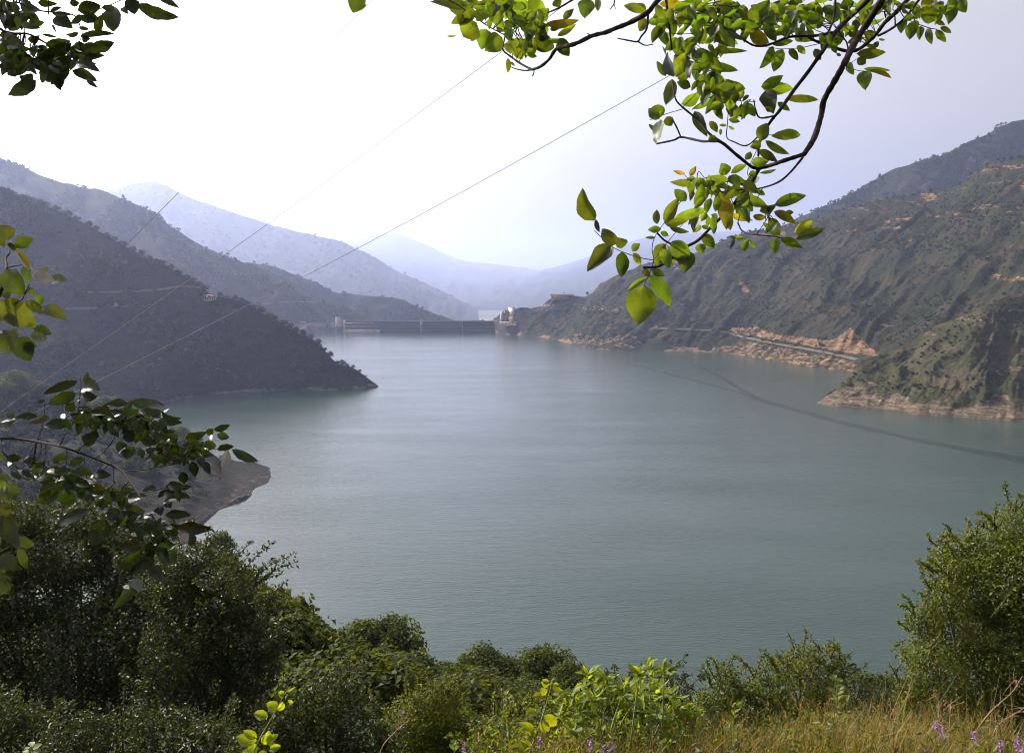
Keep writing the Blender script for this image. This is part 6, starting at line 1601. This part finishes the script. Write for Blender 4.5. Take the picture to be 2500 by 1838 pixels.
b.leaves([(520, 85, 285, 172, 62), (510, 165, 320, 242, 76), (560, 90, 590, 20, 28), (560, 135, 672, 140, 88), (560, 185, 655, 188, 72), (500, 230, 440, 282, 62), (300, 212, 250, 226, 26), (255, 320, 100, 328, 48), (95, 325, 38, 305, 48), (100, 352, 0, 375, 52), (335, 320, 195, 365, 42), (480, 370, 296, 388, 74), (540, 262, 620, 285, 42), (760, 290, 610, 285, 60), (860, 235, 715, 250, 55),
          (880, 222, 1108, 245, 76), (940, 290, 1090, 285, 46), (1080, 278, 1218, 332, 64), (1090, 340, 1228, 362, 68), (830, 280, 935, 275, 62), (870, 402, 988, 390, 56), (720, 350, 792, 372, 52), (680, 330, 702, 402, 42), (600, 432, 590, 525, 86), (650, 420, 600, 482, 64), (825, 462, 925, 452, 90), (960, 482, 1062, 492, 64), (1050, 402, 1092, 452, 52), (1090, 462, 1196, 452, 76), (800, 490, 830, 572, 64),
          (900, 522, 838, 605, 76), (940, 540, 962, 605, 48), (1000, 522, 1030, 585, 62), (1062, 595, 978, 615, 52), (1250, 472, 1392, 422, 70), (1250, 512, 1332, 482, 64), (1390, 442, 1432, 402, 52), (1440, 412, 1546, 374, 46), (1460, 442, 1542, 462, 56), (1365, 500, 1455, 522, 66), (1460, 542, 1575, 522, 48), (1560, 542, 1740, 624, 64), (1370, 622, 1412, 712, 52), (1290, 622, 1312, 726, 62), (1200, 562, 1190, 642, 76),
          (1230, 692, 1242, 775, 62), (1262, 602, 1128, 612, 62), (190, 582, 242, 635, 86), (42, 612, 152, 590, 54), (462, 592, 358, 602, 48), (470, 642, 566, 602, 58), (350, 612, 402, 622, 32), (160, 690, 300, 700, 88), (110, 682, 132, 748, 80), (200, 652, 292, 662, 54), (350, 702, 482, 682, 64), (482, 722, 348, 718, 42), (508, 672, 632, 712, 58), (640, 702, 748, 716, 64), (500, 752, 642, 772, 76), (600, 792, 722, 842, 76),
          (400, 802, 253, 905, 106), (470, 812, 408, 905, 116), (520, 822, 582, 902, 86), (730, 802, 792, 832, 54), (800, 842, 902, 812, 54), (850, 882, 992, 852, 64), (700, 842, 832, 882, 76), (840, 932, 972, 962, 86), (650, 932, 742, 952, 64), (620, 942, 378, 1052, 82), (700, 1012, 630, 1195, 136), (780, 982, 1012, 1062, 116), (720, 962, 832, 1002, 86), (900, 1092, 962, 1162, 64), (960, 1182, 798, 1202, 86), (960, 1212, 793, 1332, 86),
          (1040, 1282, 868, 1382, 86), (950, 1392, 758, 1622, 80), (1000, 1322, 1102, 1442, 76), (1060, 1182, 1172, 1312, 116), (1200, 1072, 1432, 1080, 90), (1110, 982, 1287, 985, 64), (1180, 1062, 1120, 1112, 74), (1060, 932, 1082, 985, 64), (1130, 782, 1252, 792, 66), (1100, 822, 1242, 870, 54), (1110, 892, 1142, 935, 54), (1050, 802, 958, 822, 52), (1290, 1110, 1282, 1195, 64), (930, 1100, 1010, 1090, 60), (640, 770, 560, 740, 60), (330, 760, 270, 830, 50)])
b.leaf(1530, 545, 1500, 685, 62, pale=True, tint=(1.25, 1.2, 1.2), tilt=1.2); b.leaf(1445, 600, 1475, 716, 60, pale=True, tint=(0.6, 0.6, 0.65)); b.leaf(900, 1410, 940, 1500, 70, pale=True, tint=(0.5, 0.55, 0.6)); b.leaf(1225, 1105, 1265, 1165, 60, pale=True)
for c in [(560, 320, 160, 40, 10), (800, 330, 160, 60, 12), (1020, 380, 120, 70, 10), (1150, 560, 100, 70, 12), (1300, 540, 80, 50, 8), (250, 680, 120, 50, 8), (480, 760, 120, 50, 10), (900, 1000, 150, 60, 10), (1080, 1080, 90, 60, 8), (1060, 1180, 60, 60, 5), (1160, 820, 60, 40, 5), (750, 700 + 150, 100, 50, 6)]:
    b.cloud(c[0], c[1], c[2], c[3], int(c[4] * 3.0), 90, 0.5, dj=0.15)
# glossy small leaves tilted to the sky so the sun glints off them
for (gx_, gy_) in [(640, 335), (765, 335), (785, 360), (885, 350), (930, 350), (865, 370), (1050, 345), (1040, 410), (1045, 440), (1105, 490), (1130, 495), (690, 390), (425, 320), (55, 350), (300, 320), (725, 525), (825, 550), (345, 735), (310, 790), (300, 700), (490, 715), (625, 725), (70, 630), (960, 722), (1235, 692), (600, 805), (690, 865), (1420, 465), (1385, 545), (1110, 290), (1190, 325), (1140, 850), (1160, 885), (710, 950), (685, 985), (970, 1010), (1085, 1030), (905, 1110), (1040, 1180), (1105, 1205), (950, 1245), (975, 1250), (1160, 1200), (850, 1470), (545, 310), (520, 230)]:
    px, py = b.P(gx_, gy_); p = at_d(px, py, b.dep(px, py) - 0.05)
    h_ = unit(np.array(SUND) - unit(ray(px, py)))
    az = b.rng.uniform(0, 6.28); d_ = unit(np.cross(h_, np.array([math.cos(az), math.sin(az), 0.2])))
    ln = 0.028 * b.rng.uniform(0.8, 1.5)
    if b.rng.uniform() < 0.35: continue
    big_leaf(b.la, p - d_ * ln / 2, p + d_ * ln / 2, ln * 0.42, unit(h_ + b.rng.normal(size=3) * 0.06), b.rng, 'toothed', 0.15, (0.8, 0.9, 0.9), nx=5, ny=1)
b.build(th)

# -- bright broad leaves at the lower left edge
yl = empty("leafy_twig", tuple(at_d(-250, 1500, 2.0)), "bright yellow-green broad leaves poking in at the lower left edge", "twig")
b = Bough(FZL, 1.9, M_leaf_fig, 'oval', 8)
b.limb([(-600, 1800), (-200, 1400), (0, 1240), (60, 1200), (120, 1150)], 12, 4); b.limb([(-200, 1400), (-60, 1000), (20, 860), (50, 800)], 9, 4); b.limb([(-60, 1350), (20, 1330)], 4, 3)
b.leaves([(60, 780, 105, 885, 95), (20, 800, 60, 890, 75), (0, 850, 60, 885, 70), (0, 900, 55, 992, 85), (20, 970, 125, 1215, 95), (110, 1150, 232, 1192, 72), (120, 1140, 180, 1130, 26), (120, 1200, 182, 1350, 60), (-20, 1270, 125, 1352, 120), (10, 1340, 75, 1425, 85), (10, 1400, 62, 1515, 92), (0, 700, 72, 782, 50), (30, 700, 75, 790, 42), (-60, 1100, 0, 1200, 80), (-20, 760, 40, 800, 60), (-10, 820, 50, 830, 60), (0, 560, 20, 620, 30)])
b.build(yl)

# ==================================================================== POWER LINES
M_wire = solid_mat("wire", (0.16, 0.10, 0.09), 0.6, 0.1, 1.0)
M_post = solid_mat("pole_wood", (0.20, 0.16, 0.13), 0.9, 0.2, 3.0)
for nm, lo, hi, yl_, yh in (("highest of the three, steepest", (10, 902), (960, -50), 24, 17), ("middle of the three", (-60, 1048), (1420, -18), 24, 17), ("lowest of the three, least steep", (-60, 1080), (1840, 70), 24, 17)):
    mid = {"h": (445, 461), "m": (655, 546), "l": (863, 612)}[nm[0]]
    P0, P1 = at_y(lo[0], lo[1], yl_), at_y(hi[0], hi[1], yh)
    ym = yl_ + (yh - yl_) * (mid[0] - lo[0]) / (hi[0] - lo[0])
    Pm = at_y(mid[0], mid[1], ym)
    # both ends run on beyond the picture
    Pa = P0 + (P0 - Pm) * 0.8; Pb = P1 + (P1 - Pm) * 0.6
    a = Acc(); tube(a, [Pa, P0, Pm, P1, Pb], 0.0068, 0.0068, 6, n_per=14)
    o = a.build("power_line", M_wire, None, smooth=True)
    tag(o, "thin overhead wire, " + nm, "wire", "overhead wires")
